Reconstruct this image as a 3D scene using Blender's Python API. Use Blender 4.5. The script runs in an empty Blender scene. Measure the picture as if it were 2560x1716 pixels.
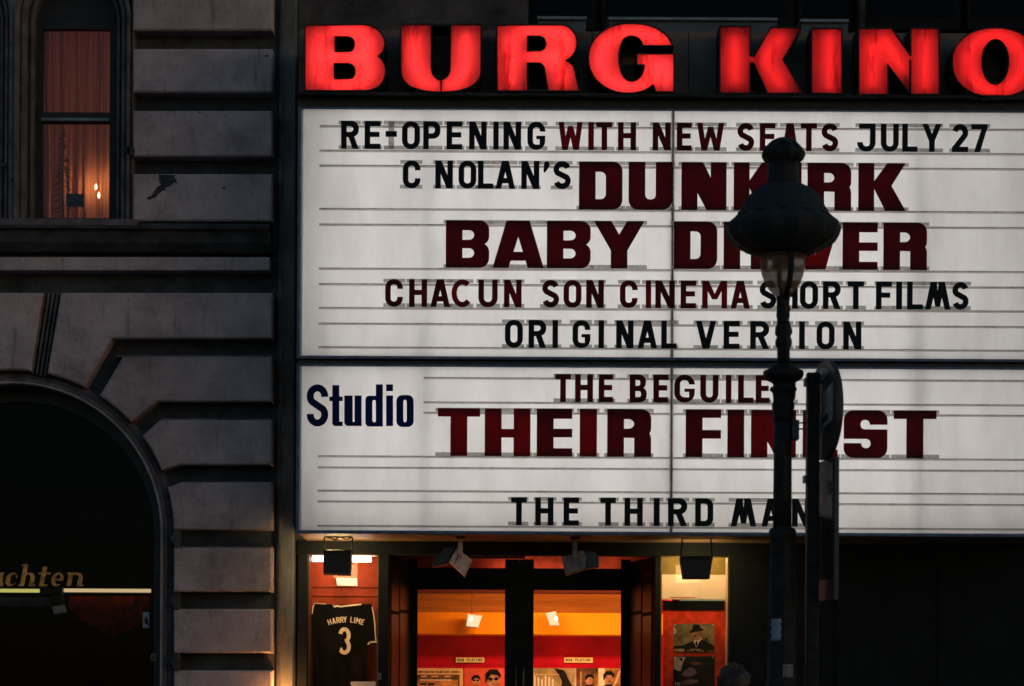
import bpy, math, random
from mathutils import Vector, Matrix
from mathutils.geometry import delaunay_2d_cdt
random.seed(7)
PI = math.pi
scene = bpy.context.scene
COL = scene.collection

# ------------------------------------------------------------------ camera
CAM_Y, EYE, FPX, ROLL = -16.0, 1.6, 5280.0, math.radians(0.30)
cam_data = bpy.data.cameras.new('camera')
cam = bpy.data.objects.new('camera', cam_data); COL.objects.link(cam)
cam.location = (0, CAM_Y, EYE)
cam.rotation_euler = (Matrix.Rotation(math.radians(90), 4, 'X') @ Matrix.Rotation(ROLL, 4, 'Z')).to_euler()
cam_data.sensor_width = 36
cam_data.lens = FPX / 2560 * 36
cam_data.shift_y = (1740 - 858) / 2560
cam_data.clip_end = 500
cam_data.dof.use_dof = True
cam_data.dof.focus_distance = 15.3
cam_data.dof.aperture_fstop = 3.2
scene.camera = cam

# ------------------------------------------------------------------ sky, sun, exposure
world = bpy.data.worlds.new('World'); scene.world = world
world.use_nodes = True
wn = world.node_tree.nodes; wl = world.node_tree.links
sky = wn.new('ShaderNodeTexSky'); sky.sky_type = 'NISHITA'
sky.sun_disc = False
sky.sun_elevation = math.radians(3.2); sky.sun_rotation = math.radians(120)
sky.dust_density = 0.6; sky.ozone_density = 2.5
wl.new(sky.outputs[0], wn['Background'].inputs[0])
wn['Background'].inputs[1].default_value = 0.102
sd = bpy.data.lights.new('sun', 'SUN'); sd.energy = 0.035; sd.angle = math.radians(40); sd.color = (1.0, 0.80, 0.86)
sun = bpy.data.objects.new('sun', sd); COL.objects.link(sun)
sun.rotation_euler = (math.radians(70), 0, math.radians(-50))
scene.view_settings.view_transform = 'Standard'
scene.view_settings.look = 'None'
scene.view_settings.gamma = 1
scene.view_settings.use_curve_mapping = False
scene.view_settings.exposure = 0.8
scene.cycles.use_denoising = True
scene.cycles.max_bounces = 10
scene.cycles.transparent_max_bounces = 12
scene.cycles.sample_clamp_indirect = 3.0
scene.cycles.caustics_reflective = False
scene.cycles.caustics_refractive = False

# ------------------------------------------------------------------ photo pixel <-> place
def XZ(px, py, Y):
    u, v = px - 1280, 1740 - py
    a = u * math.cos(ROLL) - v * math.sin(ROLL)
    b = u * math.sin(ROLL) + v * math.cos(ROLL)
    s = (Y - CAM_Y) / FPX
    return a * s, EYE + b * s
def X(px, py, Y): return XZ(px, py, Y)[0]
def Z(px, py, Y): return XZ(px, py, Y)[1]
def S(Y): return (Y - CAM_Y) / FPX
def poly(pts, Y): return [XZ(x, y, Y) for x, y in pts]

# ------------------------------------------------------------------ materials
def _n(nt, t, **kw):
    n = nt.nodes.new(t)
    for k, v in kw.items(): setattr(n, k, v)
    return n
def mat(name, col, rough=0.6, metal=0.0, var=0.15, scale=8.0, bump=0.0, bscale=60.0, col2=None, coat=0.0, stretch=(1,1,1), detail=6, spec=0.5):
    m = bpy.data.materials.new(name); m.use_nodes = True
    nt = m.node_tree; p = nt.nodes['Principled BSDF']; L = nt.links
    tc = _n(nt, 'ShaderNodeNewGeometry'); mp = _n(nt, 'ShaderNodeMapping'); mp.inputs['Scale'].default_value = stretch
    L.new(tc.outputs['Position'], mp.inputs[0])
    no = _n(nt, 'ShaderNodeTexNoise'); no.inputs['Scale'].default_value = scale; no.inputs['Detail'].default_value = detail
    no.inputs['Roughness'].default_value = 0.65
    L.new(mp.outputs[0], no.inputs['Vector'])
    r = _n(nt, 'ShaderNodeValToRGB'); e = r.color_ramp.elements
    c2 = col2 if col2 else tuple(max(0, c * (1 - 2 * var)) for c in col)
    e[0].position, e[1].position = 0.34, 0.68
    e[0].color = (*c2, 1); e[1].color = (*[min(1, c * (1 + (0 if col2 else var))) for c in col], 1)
    L.new(no.outputs[0], r.inputs[0]); L.new(r.outputs[0], p.inputs['Base Color'])
    p.inputs['Roughness'].default_value = rough; p.inputs['Metallic'].default_value = metal
    p.inputs['Coat Weight'].default_value = coat
    p.inputs['Specular IOR Level'].default_value = spec
    if bump:
        nb = _n(nt, 'ShaderNodeTexNoise'); nb.inputs['Scale'].default_value = bscale; nb.inputs['Detail'].default_value = 5
        L.new(mp.outputs[0], nb.inputs['Vector'])
        b = _n(nt, 'ShaderNodeBump'); b.inputs['Strength'].default_value = bump; b.inputs['Distance'].default_value = 0.01
        L.new(nb.outputs[0], b.inputs['Height']); L.new(b.outputs[0], p.inputs['Normal'])
    return m
def emit(name, col, strength):
    m = bpy.data.materials.new(name); m.use_nodes = True
    nt = m.node_tree; nt.nodes.remove(nt.nodes['Principled BSDF'])
    e = _n(nt, 'ShaderNodeEmission'); e.inputs[0].default_value = (*col, 1); e.inputs[1].default_value = strength
    nt.links.new(e.outputs[0], nt.nodes['Material Output'].inputs[0])
    return m
def glass(name, tint=(1,1,1), refl=1.0, rough=0.02, ior=1.45):
    m = bpy.data.materials.new(name); m.use_nodes = True
    nt = m.node_tree; nt.nodes.remove(nt.nodes['Principled BSDF']); L = nt.links
    t = _n(nt, 'ShaderNodeBsdfTransparent'); t.inputs[0].default_value = (*tint, 1)
    g = _n(nt, 'ShaderNodeBsdfGlossy'); g.inputs['Roughness'].default_value = rough
    f = _n(nt, 'ShaderNodeFresnel'); f.inputs[0].default_value = ior
    mu = _n(nt, 'ShaderNodeMath', operation='MULTIPLY'); mu.inputs[1].default_value = refl
    mx = _n(nt, 'ShaderNodeMixShader')
    L.new(f.outputs[0], mu.inputs[0]); L.new(mu.outputs[0], mx.inputs[0]); L.new(t.outputs[0], mx.inputs[1]); L.new(g.outputs[0], mx.inputs[2])
    L.new(mx.outputs[0], nt.nodes['Material Output'].inputs[0])
    return m
def acrylic(name, col, trans=0.8, rough=0.35, dirt=(0.5,0.5,0.48), scale=5, lo=0.3, hi=0.6, stretch=(1,1,1), fac=0.35, see=0.0, gl_=0.008):
    """milky or coloured plastic that glows by what is lit behind it"""
    m = bpy.data.materials.new(name); m.use_nodes = True
    nt = m.node_tree; nt.nodes.remove(nt.nodes['Principled BSDF']); L = nt.links
    tc = _n(nt, 'ShaderNodeNewGeometry'); mp = _n(nt, 'ShaderNodeMapping'); mp.inputs['Scale'].default_value = stretch
    L.new(tc.outputs['Position'], mp.inputs[0])
    no = _n(nt, 'ShaderNodeTexNoise'); no.inputs['Scale'].default_value = scale; no.inputs['Detail'].default_value = 8; no.inputs['Roughness'].default_value = 0.7
    L.new(mp.outputs[0], no.inputs['Vector'])
    r = _n(nt, 'ShaderNodeValToRGB'); e = r.color_ramp.elements
    e[0].position, e[1].position = lo, hi
    e[0].color = (*[c * (1 - fac) + d * fac * c for c, d in zip(col, dirt)], 1); e[1].color = (*col, 1)
    L.new(no.outputs[0], r.inputs[0])
    t = _n(nt, 'ShaderNodeBsdfTranslucent'); d = _n(nt, 'ShaderNodeBsdfDiffuse')
    L.new(r.outputs[0], t.inputs[0]); L.new(r.outputs[0], d.inputs[0])
    mx = _n(nt, 'ShaderNodeMixShader'); mx.inputs[0].default_value = trans
    L.new(d.outputs[0], mx.inputs[1]); L.new(t.outputs[0], mx.inputs[2])
    out = mx
    if see:
        tr = _n(nt, 'ShaderNodeBsdfTransparent'); m3 = _n(nt, 'ShaderNodeMixShader'); m3.inputs[0].default_value = see
        L.new(mx.outputs[0], m3.inputs[1]); L.new(tr.outputs[0], m3.inputs[2]); out = m3
    g = _n(nt, 'ShaderNodeBsdfGlossy'); g.inputs['Roughness'].default_value = rough
    m2 = _n(nt, 'ShaderNodeMixShader'); m2.inputs[0].default_value = gl_
    L.new(out.outputs[0], m2.inputs[1]); L.new(g.outputs[0], m2.inputs[2])
    L.new(m2.outputs[0], nt.nodes['Material Output'].inputs[0])
    return m

# ------------------------------------------------------------------ objects
def tag(o, label=None, cat=None, group=None, kind=None):
    if label: o['label'] = label
    if cat: o['category'] = cat
    if group: o['group'] = group
    if kind: o['kind'] = kind
    return o
def thing(name, label, cat, loc=(0,0,0), group=None):
    o = bpy.data.objects.new(name, None); COL.objects.link(o); o.location = loc
    o.empty_display_size = 0.1
    return tag(o, label, cat, group)
class MB:
    def __init__(s): s.v = []; s.f = []; s.sm = []
    def add(s, vs, fs, smooth=False):
        b = len(s.v); s.v += [tuple(v) for v in vs]; s.f += [tuple(i + b for i in f) for f in fs]; s.sm += [smooth] * len(fs); return s
    def box(s, x0, x1, y0, y1, z0, z1, c=0.0):
        if x0 > x1: x0, x1 = x1, x0
        if y0 > y1: y0, y1 = y1, y0
        if z0 > z1: z0, z1 = z1, z0
        if c:
            return s.prism([(x0,z0),(x1,z0),(x1,z1),(x0,z1)], y0, y1, c)
        return s.add([(x0,y0,z0),(x1,y0,z0),(x1,y1,z0),(x0,y1,z0),(x0,y0,z1),(x1,y0,z1),(x1,y1,z1),(x0,y1,z1)],
                     [(0,3,2,1),(4,5,6,7),(0,1,5,4),(1,2,6,5),(2,3,7,6),(3,0,4,7)])
    def prism(s, pts, y0, y1, c=0.0):
        """outline in XZ from y0 (front) to y1 (back), front edge chamfered by c"""
        if area(pts) < 0: pts = pts[::-1]
        n = len(pts); vs = []; fs = []
        rings = [(pts, y1), (pts, y0 + c)] if c else [(pts, y1), (pts, y0)]
        if c: rings.append((offset(pts, -c), y0))
        for ps, y in rings: vs += [(x, y, z) for x, z in ps]
        for k in range(len(rings) - 1):
            for i in range(n):
                j = (i + 1) % n; a = k * n
                fs.append((a + i, a + n + i, a + n + j, a + j))
        k = (len(rings) - 1) * n
        tri = fill([rings[-1][0]], [])
        tv, tf = tri
        m = {}
        b = len(vs)
        vs += [(x, rings[-1][1], z) for x, z in tv]; fs += [tuple(b + i for i in f) for f in tf]
        b = len(vs)
        vs += [(x, y1, z) for x, z in fill([pts], [])[0]]; fs += [tuple(b + i for i in f[::-1]) for f in fill([pts], [])[1]]
        return s.add(vs, fs)
    def tube(s, pts, r, seg=10, closed=False, cap=True):
        pts = [Vector(p) for p in pts]; n = len(pts); vs = []; fs = []
        rr = r if isinstance(r, (list, tuple)) else [r] * n
        up0 = None
        for i, p in enumerate(pts):
            a = pts[(i - 1) % n] if (closed or i > 0) else p
            b = pts[(i + 1) % n] if (closed or i < n - 1) else p
            d = (b - a).normalized()
            up = Vector((0, 1, 0)) if up0 is None else up0
            if abs(d.dot(up)) > 0.95: up = Vector((1, 0, 0))
            e1 = d.cross(up).normalized(); e2 = d.cross(e1).normalized(); up0 = -e2 if up0 is None else (e1.cross(d)).normalized()
            up0 = Vector((0, 1, 0)) if abs(d.y) < 0.9 else Vector((1, 0, 0))
            for k in range(seg):
                t = 2 * PI * k / seg
                vs.append(p + (e1 * math.cos(t) + e2 * math.sin(t)) * rr[i])
        for i in range(n if closed else n - 1):
            for k in range(seg):
                a = i * seg + k; b = i * seg + (k + 1) % seg; c = ((i + 1) % n) * seg
                fs.append((a, b, c + (k + 1) % seg, c + k))
        if cap and not closed:
            fs.append(tuple(range(seg))[::-1]); fs.append(tuple((n - 1) * seg + k for k in range(seg)))
        return s.add(vs, fs, True)
    def lathe(s, prof, cx=0, cy=0, seg=32, lobes=0, amp=0.0, smooth=True):
        vs = []; fs = []; n = len(prof)
        for r, z in prof:
            for k in range(seg):
                t = 2 * PI * k / seg
                q = r * (1 + (amp * math.cos(lobes * t) if lobes else 0))
                vs.append((cx + q * math.cos(t), cy + q * math.sin(t), z))
        for i in range(n - 1):
            for k in range(seg):
                a = i * seg + k; b = i * seg + (k + 1) % seg
                fs.append((a, b, b + seg, a + seg))
        fs.append(tuple(range(seg))[::-1]); fs.append(tuple((n - 1) * seg + k for k in range(seg)))
        return s.add(vs, fs, smooth)
    def sweep(s, path, prof, closed=False):
        """profile (offset outward, y) swept along an XZ path; outward = left-hand normal"""
        n = len(path); vs = []; fs = []; m = len(prof)
        for i, p in enumerate(path):
            a = path[(i - 1) % n] if (closed or i > 0) else p
            b = path[(i + 1) % n] if (closed or i < n - 1) else p
            def nrm(q, w):
                dx, dz = w[0] - q[0], w[1] - q[1]; l = math.hypot(dx, dz)
                return (-dz / l, dx / l) if l > 1e-9 else None
            n1, n2 = nrm(a, p), nrm(p, b)
            if n1 is None: n1 = n2
            if n2 is None: n2 = n1
            bx, bz = n1[0] + n2[0], n1[1] + n2[1]; l = math.hypot(bx, bz) or 1
            bx /= l; bz /= l; k = 1 / max(0.35, bx * n1[0] + bz * n1[1])
            for o_, y in prof: vs.append((p[0] + bx * k * o_, y, p[1] + bz * k * o_))
        for i in range(n if closed else n - 1):
            for j in range(m - 1):
                a = i * m + j; b = ((i + 1) % n) * m + j
                fs.append((a, b, b + 1, a + 1))
        return s.add(vs, fs)
    def obj(s, name, m, parent=None, local=None, origin=None, rot=None, **kw):
        me = bpy.data.meshes.new(name)
        if local is None:
            xs, ys, zs = zip(*s.v)
            org = origin or ((min(xs) + max(xs)) / 2, (min(ys) + max(ys)) / 2, min(zs))
            s.v = [(x - org[0], y - org[1], z - org[2]) for x, y, z in s.v]
        me.from_pydata(s.v, [], s.f)
        me.polygons.foreach_set('use_smooth', s.sm)
        me.materials.append(m)
        o = bpy.data.objects.new(name, me); COL.objects.link(o)
        if local is None:
            w = Vector(org); q = parent
            while q is not None: w -= q.location; q = q.parent
            o.location = w
        else: o.location = local
        o.parent = parent
        if rot: o.rotation_euler = rot
        for k, v in kw.items(): o[k] = v
        return o
def area(p): return 0.5 * sum(p[i][0] * p[(i + 1) % len(p)][1] - p[(i + 1) % len(p)][0] * p[i][1] for i in range(len(p)))
def offset(p, d):
    """grow (d>0) a counter-clockwise outline"""
    n = len(p); out = []
    for i in range(n):
        a, b, c = p[i - 1], p[i], p[(i + 1) % n]
        def nr(q, w):
            dx, dy = w[0] - q[0], w[1] - q[1]; l = math.hypot(dx, dy) or 1e-9
            return dy / l, -dx / l
        n1, n2 = nr(a, b), nr(b, c); bx, by = n1[0] + n2[0], n1[1] + n2[1]; l = math.hypot(bx, by)
        if l < 1e-6: bx, by, l = n1[0], n1[1], 1
        bx /= l; by /= l; k = d / max(0.4, bx * n1[0] + by * n1[1])
        out.append((b[0] + bx * k, b[1] + by * k))
    return out
def inside(x, y, p):
    r = False; j = len(p) - 1
    for i in range(len(p)):
        xi, yi = p[i]; xj, yj = p[j]
        if (yi > y) != (yj > y) and x < (xj - xi) * (y - yi) / (yj - yi) + xi: r = not r
        j = i
    return r
def fill(adds, subs):
    """union of adds minus subs -> (verts2d, triangles)"""
    vs = []; es = []
    for p in list(adds) + list(subs):
        b = len(vs); vs += [Vector(q) for q in p]; es += [(b + i, b + (i + 1) % len(p)) for i in range(len(p))]
    ext = max(max(v.x for v in vs) - min(v.x for v in vs), max(v.y for v in vs) - min(v.y for v in vs))
    ov, oe, of, *_ = delaunay_2d_cdt(vs, es, [], 0, ext * 1e-5)
    keep = []
    for f in of:
        for q in ([f] if len(f) == 3 else [(f[0], f[i], f[i + 1]) for i in range(1, len(f) - 1)]):
            cx = sum(ov[i].x for i in q) / 3; cy = sum(ov[i].y for i in q) / 3
            if any(inside(cx, cy, p) for p in adds) and not any(inside(cx, cy, p) for p in subs):
                a = (ov[q[1]] - ov[q[0]]).cross(ov[q[2]] - ov[q[0]])
                if abs(a) < 1e-14: continue
                keep.append(tuple(q) if a > 0 else (q[0], q[2], q[1]))
    used = sorted({i for f in keep for i in f}); mp = {a: i for i, a in enumerate(used)}
    return [(ov[i].x, ov[i].y) for i in used], [tuple(mp[i] for i in f) for f in keep]
def boundary(tf):
    e = {}
    for f in tf:
        for i in range(3): e[(f[i], f[(i + 1) % 3])] = 1
    return [k for k in e if (k[1], k[0]) not in e]
def loops(tv, tf):
    nxt = {}
    for a, b in boundary(tf): nxt.setdefault(a, []).append(b)
    out = []
    while nxt:
        a = next(iter(nxt)); lp = [a]; b = nxt[a].pop()
        if not nxt[a]: del nxt[a]
        while b != lp[0]:
            lp.append(b); c = nxt[b].pop()
            if not nxt[b]: del nxt[b]
            b = c
        out.append([tv[i] for i in lp])
    return out
def solid(mb, adds, subs, y0, y1, back=True):
    tv, tf = fill(adds, subs); n = len(tv)
    vs = [(x, y0, z) for x, z in tv]; fs = list(tf)
    vs += [(x, y1, z) for x, z in tv]
    if back: fs += [tuple(n + i for i in f[::-1]) for f in tf]
    for a, b in boundary(tf): fs.append((b, a, a + n, b + n))
    return mb.add(vs, fs)
def path2(d, sx, sy, ox, oy, k=10):
    """'M x y L x y C x1 y1 x2 y2 x y' in enlarged-photo pixels -> photo pixels"""
    for q_ in 'MLC': d = d.replace(q_, ' ' + q_ + ' ')
    t = d.replace(',', ' ').split(); out = []; i = 0; cur = None
    while i < len(t):
        c = t[i]; i += 1
        if c in 'ML':
            cur = (float(t[i]), float(t[i + 1])); i += 2; out.append(cur)
        elif c == 'C':
            p = [float(q) for q in t[i:i + 6]]; i += 6
            for j in range(1, k + 1):
                s = j / k; a = (1 - s) ** 3; b = 3 * s * (1 - s) ** 2; c2 = 3 * s * s * (1 - s); d3 = s ** 3
                out.append((a * cur[0] + b * p[0] + c2 * p[2] + d3 * p[4], a * cur[1] + b * p[1] + c2 * p[3] + d3 * p[5]))
            cur = (p[4], p[5])
    return [(x / sx + ox, y / sy + oy) for x, y in out]

# ------------------------------------------------------------------ lettering (own glyphs, unions of strokes and rounded boxes)
def rect(x0, y0, x1, y1): return [(x0, y0), (x1, y0), (x1, y1), (x0, y1)]
def rr(x0, y0, x1, y1, bl=0, br=0, tr=0, tl=0, k=7, ey=None):
    def q(r): return r if isinstance(r, tuple) else (r, r)
    out = []
    for (cx, cy, r, a0) in ((x0, y0, q(bl), 180), (x1, y0, q(br), 270), (x1, y1, q(tr), 0), (x0, y1, q(tl), 90)):
        rx, ry = r
        if rx <= 0: out.append((cx, cy)); continue
        mx = cx + rx if cx == x0 else cx - rx; my = cy + ry if cy == y0 else cy - ry
        for i in range(k + 1):
            a = math.radians(a0 + 90 * i / k); out.append((mx + rx * math.cos(a), my + ry * math.sin(a)))
    return out
def stroke(pts, t):
    out = []
    n = len(pts); L = []; R = []
    for i in range(n):
        a = pts[max(0, i - 1)]; b = pts[i]; c = pts[min(n - 1, i + 1)]
        dx, dy = c[0] - a[0], c[1] - a[1]; l = math.hypot(dx, dy) or 1
        nx, ny = -dy / l * t / 2, dx / l * t / 2
        L.append((b[0] + nx, b[1] + ny)); R.append((b[0] - nx, b[1] - ny))
    for i in range(n - 1): out.append([L[i], L[i + 1], R[i + 1], R[i]])
    return out
def arc(cx, cy, rx, ry, a0, a1, k=12):
    return [(cx + rx * math.cos(math.radians(a0 + (a1 - a0) * i / k)), cy + ry * math.sin(math.radians(a0 + (a1 - a0) * i / k))) for i in range(k + 1)]
def small(ch, W, H, t):
    """narrow bold changeable letters"""
    b = t * 0.92; A = []; U = []; r = W / 2 * 0.98; ri = max(1, (W - 2 * t) / 2 * 0.98)
    if ch in 'OCGQ':
        A = [rr(0, 0, W, H, r, r, r, r)]; U = [rr(t, b, W - t, H - b, ri, ri, ri, ri)]
        if ch == 'C': U.append(rect(W * .5, H * .355, W + 2, H * .65))
        if ch == 'G':
            U.append(rect(W * .5, H * .50, W + 2, H * .655)); A2 = rect(W * .5, H * .385, W - t * .5, H * .50)
            return A + [A2], [p for p in U[1:]] + [rr(t, b, W - t, H * .385, ri, 0.1, 0.1, 0.1), rr(t, H * .50, W - t, H - b, .1, .1, ri, ri), rect(t, H * .3, W * .5, H * .6)]
    elif ch == 'c':                                  # the odd round C with slanting ends
        A = stroke(arc(W * .53, H / 2, W * .53 - t * .45, H / 2 - t * .45, 48, 318, 22), t * .95)
    elif ch == 'U': A = [rr(0, 0, W, H, r, r)]; U = [rr(t, b, W - t, H + 2, ri, ri)]
    elif ch == 'J':
        A = [rr(0, 0, W, H, r, r)]; U = [rr(t, b, W - t, H + 2, ri, ri), rect(-1, H * .33, t + 1, H + 1)]
        A.append(rect(W * .1, H - b, W - t + 1, H)); U.append(rect(-1, H * .33, W * .1, H + 1)); U[0] = rr(t, b, W - t, H - b, ri, ri)
        U[1] = rect(-1, H * .33, t + 1, H - b)
    elif ch == 'D': A = [rr(0, 0, W, H, 0, r * .85, r * .85, 0)]; U = [rr(t, b, W - t, H - b, 0, ri, ri, 0)]
    elif ch == 'P': A = [rr(0, H * .38, W, H, 0, W * .42, W * .42, 0), rect(0, 0, t, H)]; U = [rr(t, H * .38 + b, W - t, H - b, 0, ri, ri, 0)]
    elif ch == 'R':
        A = [rr(0, H * .42, W, H, 0, W * .42, W * .42, 0), rect(0, 0, t, H), [(W * .40, H * .44), (W * .40 + t * 1.05, H * .46), (W, 0), (W - t * 1.12, 0)]]
        U = [rr(t, H * .42 + b, W - t, H - b, 0, ri, ri, 0)]
    elif ch == 'B':
        A = [rr(0, H * .48, W * .95, H, 0, W * .35, W * .4, 0), rr(0, 0, W, H * .54, 0, W * .4, W * .35, 0)]
        U = [rr(t, H * .5 + b / 2, W * .95 - t, H - b, 0, ri * .8, ri * .8, 0), rr(t, b, W - t, H * .5 - b / 2, 0, ri * .8, ri * .8, 0)]
    elif ch == 'E': A = [rect(0, 0, t, H), rect(0, 0, W, b), rect(0, H - b, W, H), rect(0, H * .43, W * .93, H * .43 + b)]
    elif ch == 'F': A = [rect(0, 0, t, H), rect(0, H - b, W, H), rect(0, H * .42, W * .9, H * .42 + b)]
    elif ch == 'L': A = [rect(0, 0, t, H), rect(0, 0, W, b)]
    elif ch == 'I': A = [rect(0, 0, W, H)]
    elif ch == 'T': A = [rect(0, H - b, W, H), rect(W / 2 - t / 2, 0, W / 2 + t / 2, H)]
    elif ch == 't':                                  # T with a foot tab
        A = [rect(0, H - b, W, H), rect(W / 2 - t / 2, 0, W / 2 + t / 2, H)]
    elif ch == 'H': A = [rect(0, 0, t, H), rect(W - t, 0, W, H), rect(0, H * .43, W, H * .43 + b)]
    elif ch == 'N': A = [rect(0, 0, t, H), rect(W - t, 0, W, H), [(0, H), (t * 1.1, H), (W, 0), (W - t * 1.1, 0)]]
    elif ch == 'M': A = [rect(0, 0, t, H), rect(W - t, 0, W, H), [(0, H), (t * 1.15, H), (W / 2 + t * .45, H * .33), (W / 2 - t * .45, H * .33)], [(W, H), (W - t * 1.15, H), (W / 2 - t * .45, H * .33), (W / 2 + t * .45, H * .33)]]
    elif ch == 'm':                                  # the splayed M
        s = t * 1.0
        A = [[(0, 0), (s, 0), (W * .27 + s, H), (W * .22, H)], [(W, 0), (W - s, 0), (W * .73 - s, H), (W * .78, H)],
             [(W * .22, H), (W * .27 + s * .8, H), (W / 2 + s * .42, H * .1), (W / 2 - s * .42, H * .1)], [(W * .78, H), (W * .73 - s * .8, H), (W / 2 - s * .42, H * .1), (W / 2 + s * .42, H * .1)]]
    elif ch == 'A':
        A = [[(0, 0), (t * 1.02, 0), (W / 2 + t * .48, H), (W / 2 - t * .62, H)], [(W, 0), (W - t * 1.02, 0), (W / 2 - t * .48, H), (W / 2 + t * .62, H)], rect(W * .2, H * .2, W * .8, H * .2 + b)]
    elif ch == 'V': A = [[(0, H), (t * 1.02, H), (W / 2 + t * .48, 0), (W / 2 - t * .62, 0)], [(W, H), (W - t * 1.02, H), (W / 2 - t * .48, 0), (W / 2 + t * .62, 0)]]
    elif ch == 'W':
        q = W * .26
        A = [[(0, H), (t, H), (q + t * .45, 0), (q - t * .45, 0)], [(W / 2 - t * .45, H * .86), (W / 2 + t * .45, H * .86), (q + t * .55, 0), (q - t * .45, 0)],
             [(W / 2 - t * .45, H * .86), (W / 2 + t * .45, H * .86), (W - q + t * .45, 0), (W - q - t * .55, 0)], [(W, H), (W - t, H), (W - q - t * .45, 0), (W - q + t * .45, 0)]]
    elif ch == 'Y': A = [rect(W / 2 - t / 2, 0, W / 2 + t / 2, H * .45), [(0, H), (t * 1.05, H), (W / 2 + t * .5, H * .38), (W / 2 - t * .5, H * .38)], [(W, H), (W - t * 1.05, H), (W / 2 - t * .5, H * .38), (W / 2 + t * .5, H * .38)]]
    elif ch == 'S':
        rx = W / 2 - t / 2; ry = H * .27 - t * .35
        p = arc(W / 2, H - t / 2 - ry, rx, ry, 18, 215, 14) + arc(W / 2, t / 2 + ry, rx, ry, 35, -162, 14)
        A = stroke(p, t)
    elif ch == '2':
        rx = W / 2 - t / 2; ry = H * .28 - t * .35
        p = arc(W / 2, H - t / 2 - ry, rx, ry, 165, -30, 14) + [(t * .5, b * .7)]
        A = stroke(p, t) + [rect(0, 0, W, b)]
    elif ch == '3':
        rx = W / 2 - t / 2; ry = H * .27 - t * .3
        A = stroke(arc(W / 2, H - t / 2 - ry, rx * .94, ry, 165, -65, 14), t) + stroke(arc(W / 2, t / 2 + ry, rx, ry, 70, -165, 14), t) + [rect(W * .38, H * .5 - t * .42, W * .66, H * .5 + t * .42)]
    elif ch == '7': A = [rect(0, H - b, W, H), [(W, H - b * .5), (W - t * 1.1, H - b * .9), (W * .18, 0), (W * .18 + t * 1.08, 0)]]
    elif ch == '-': A = [rect(0, 0, W, H)]
    elif ch == "'": A = [[(W * .1, H * .62), (0, H * .2), (W * .12, 0), (W * .5, H * .2), (W, H * .62), (W, H * .85), (W * .75, H), (W * .35, H), (W * .1, H * .85)]]
    return A, U
def big(ch, W, H, s, b):
    """broad heavy changeable letters: s = stem, b = bar"""
    A = []; U = []; R = W * .22; q = W * .09; m = H * .5
    if ch == 'D': A = [rr(0, 0, W, H, 0, R, R, 0)]; U = [rr(s, b, W - s, H - b, 0, W * .12, W * .12, 0)]
    elif ch == 'U': A = [rr(0, 0, W, H, R, R)]; U = [rr(s, b, W - s, H + 3, W * .11, W * .11)]
    elif ch == 'N': A = [rect(0, 0, s * .97, H), rect(W - s * .95, 0, W, H), [(0, H), (s * 1.3, H), (W, 0), (W - s * 1.2, 0)]]
    elif ch == 'K': A = [rect(0, 0, s * .95, H), [(s * .9, H * .60), (W * .61, H), (W, H), (W * .70, H * .52), (W, 0), (W * .57, 0), (s * .9, H * .50)]]
    elif ch == 'I': A = [rect(0, 0, W, H)]
    elif ch == 'R':
        A = [rr(0, m - b * .35, W, H, 0, R * .8, R, 0), rect(0, 0, s, H), rr(W - s, 0, W, m + b * .35, 0, 0, R, 0), rect(s, m - b * .5, W * .78, m + b * .4)]
        U = [rr(s, m + b * .42, W - s, H - b, 0, W * .13, W * .13, 0), rr(s, -3, W - s, m - b * .48, 0, 0, W * .11, 0)]
    elif ch == 'B':
        A = [rr(0, m - b * .1, W, H, 0, R * .9, R, 0), rr(0, 0, W, m + b * .1, 0, R, R * .9, 0), rect(0, m - b * .5, W * .8, m + b * .5)]
        U = [rr(s, m + b * .42, W - s * .9, H - b, 0, W * .12, W * .12, 0), rr(s, b, W - s * .9, m - b * .42, 0, W * .12, W * .12, 0)]
    elif ch == 'A': A = [[(0, 0), (s * .96, 0), (W * .5, H * .66), (W * .72, H), (W * .27, H)], [(W, 0), (W - s * .96, 0), (W * .5, H * .66), (W * .27, H), (W * .72, H)], rect(W * .3, H * .155, W * .7, H * .34)]
    elif ch == 'Y': A = [rect(W / 2 - s / 2, 0, W / 2 + s / 2, H * .46), [(0, H), (s * 1.05, H), (W / 2 + s * .12, H * .64), (W / 2 + s / 2, H * .38), (W / 2 - s / 2, H * .38)], [(W, H), (W - s * 1.05, H), (W / 2 - s * .12, H * .64), (W / 2 - s / 2, H * .38), (W / 2 + s / 2, H * .38)]]
    elif ch == 'V': A = [[(0, H), (s * 1.05, H), (W / 2, H * .3), (W / 2 + s * .6, 0), (W / 2 - s * .6, 0)], [(W, H), (W - s * 1.05, H), (W / 2, H * .3), (W / 2 - s * .6, 0), (W / 2 + s * .6, 0)]]
    elif ch == 'E': A = [rect(0, 0, s, H), rect(0, 0, W, b * .8), rect(0, H - b, W, H), rect(0, H * .40, W, H * .40 + b * .85)]
    elif ch == 'F': A = [rect(0, 0, s, H), rect(0, H - b * .83, W, H), rect(0, H * .39, W, H * .39 + b * .85)]
    elif ch == 'H': A = [rect(0, 0, s, H), rect(W - s, 0, W, H), rect(0, H * .39, W, H * .39 + b * .85)]
    elif ch == 'T': A = [rect(0, H - b * .83, W, H), rect(W * .3, 0, W * .3 + s, H)]
    elif ch == 'S':
        A = [rr(0, 0, W, H, R, R, R, R)]
        U = [rect(W * .5, H * .60, W + 2, H * .70), rr(W * .385, H * .60, W * .60, H * .80, W * .1, .1, W * .1, W * .1), rect(-2, H * .31, W * .5, H * .40), rr(W * .40, H * .205, W * .615, H * .40, W * .1, W * .1, W * .1, .1)]
    return A, U

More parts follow.
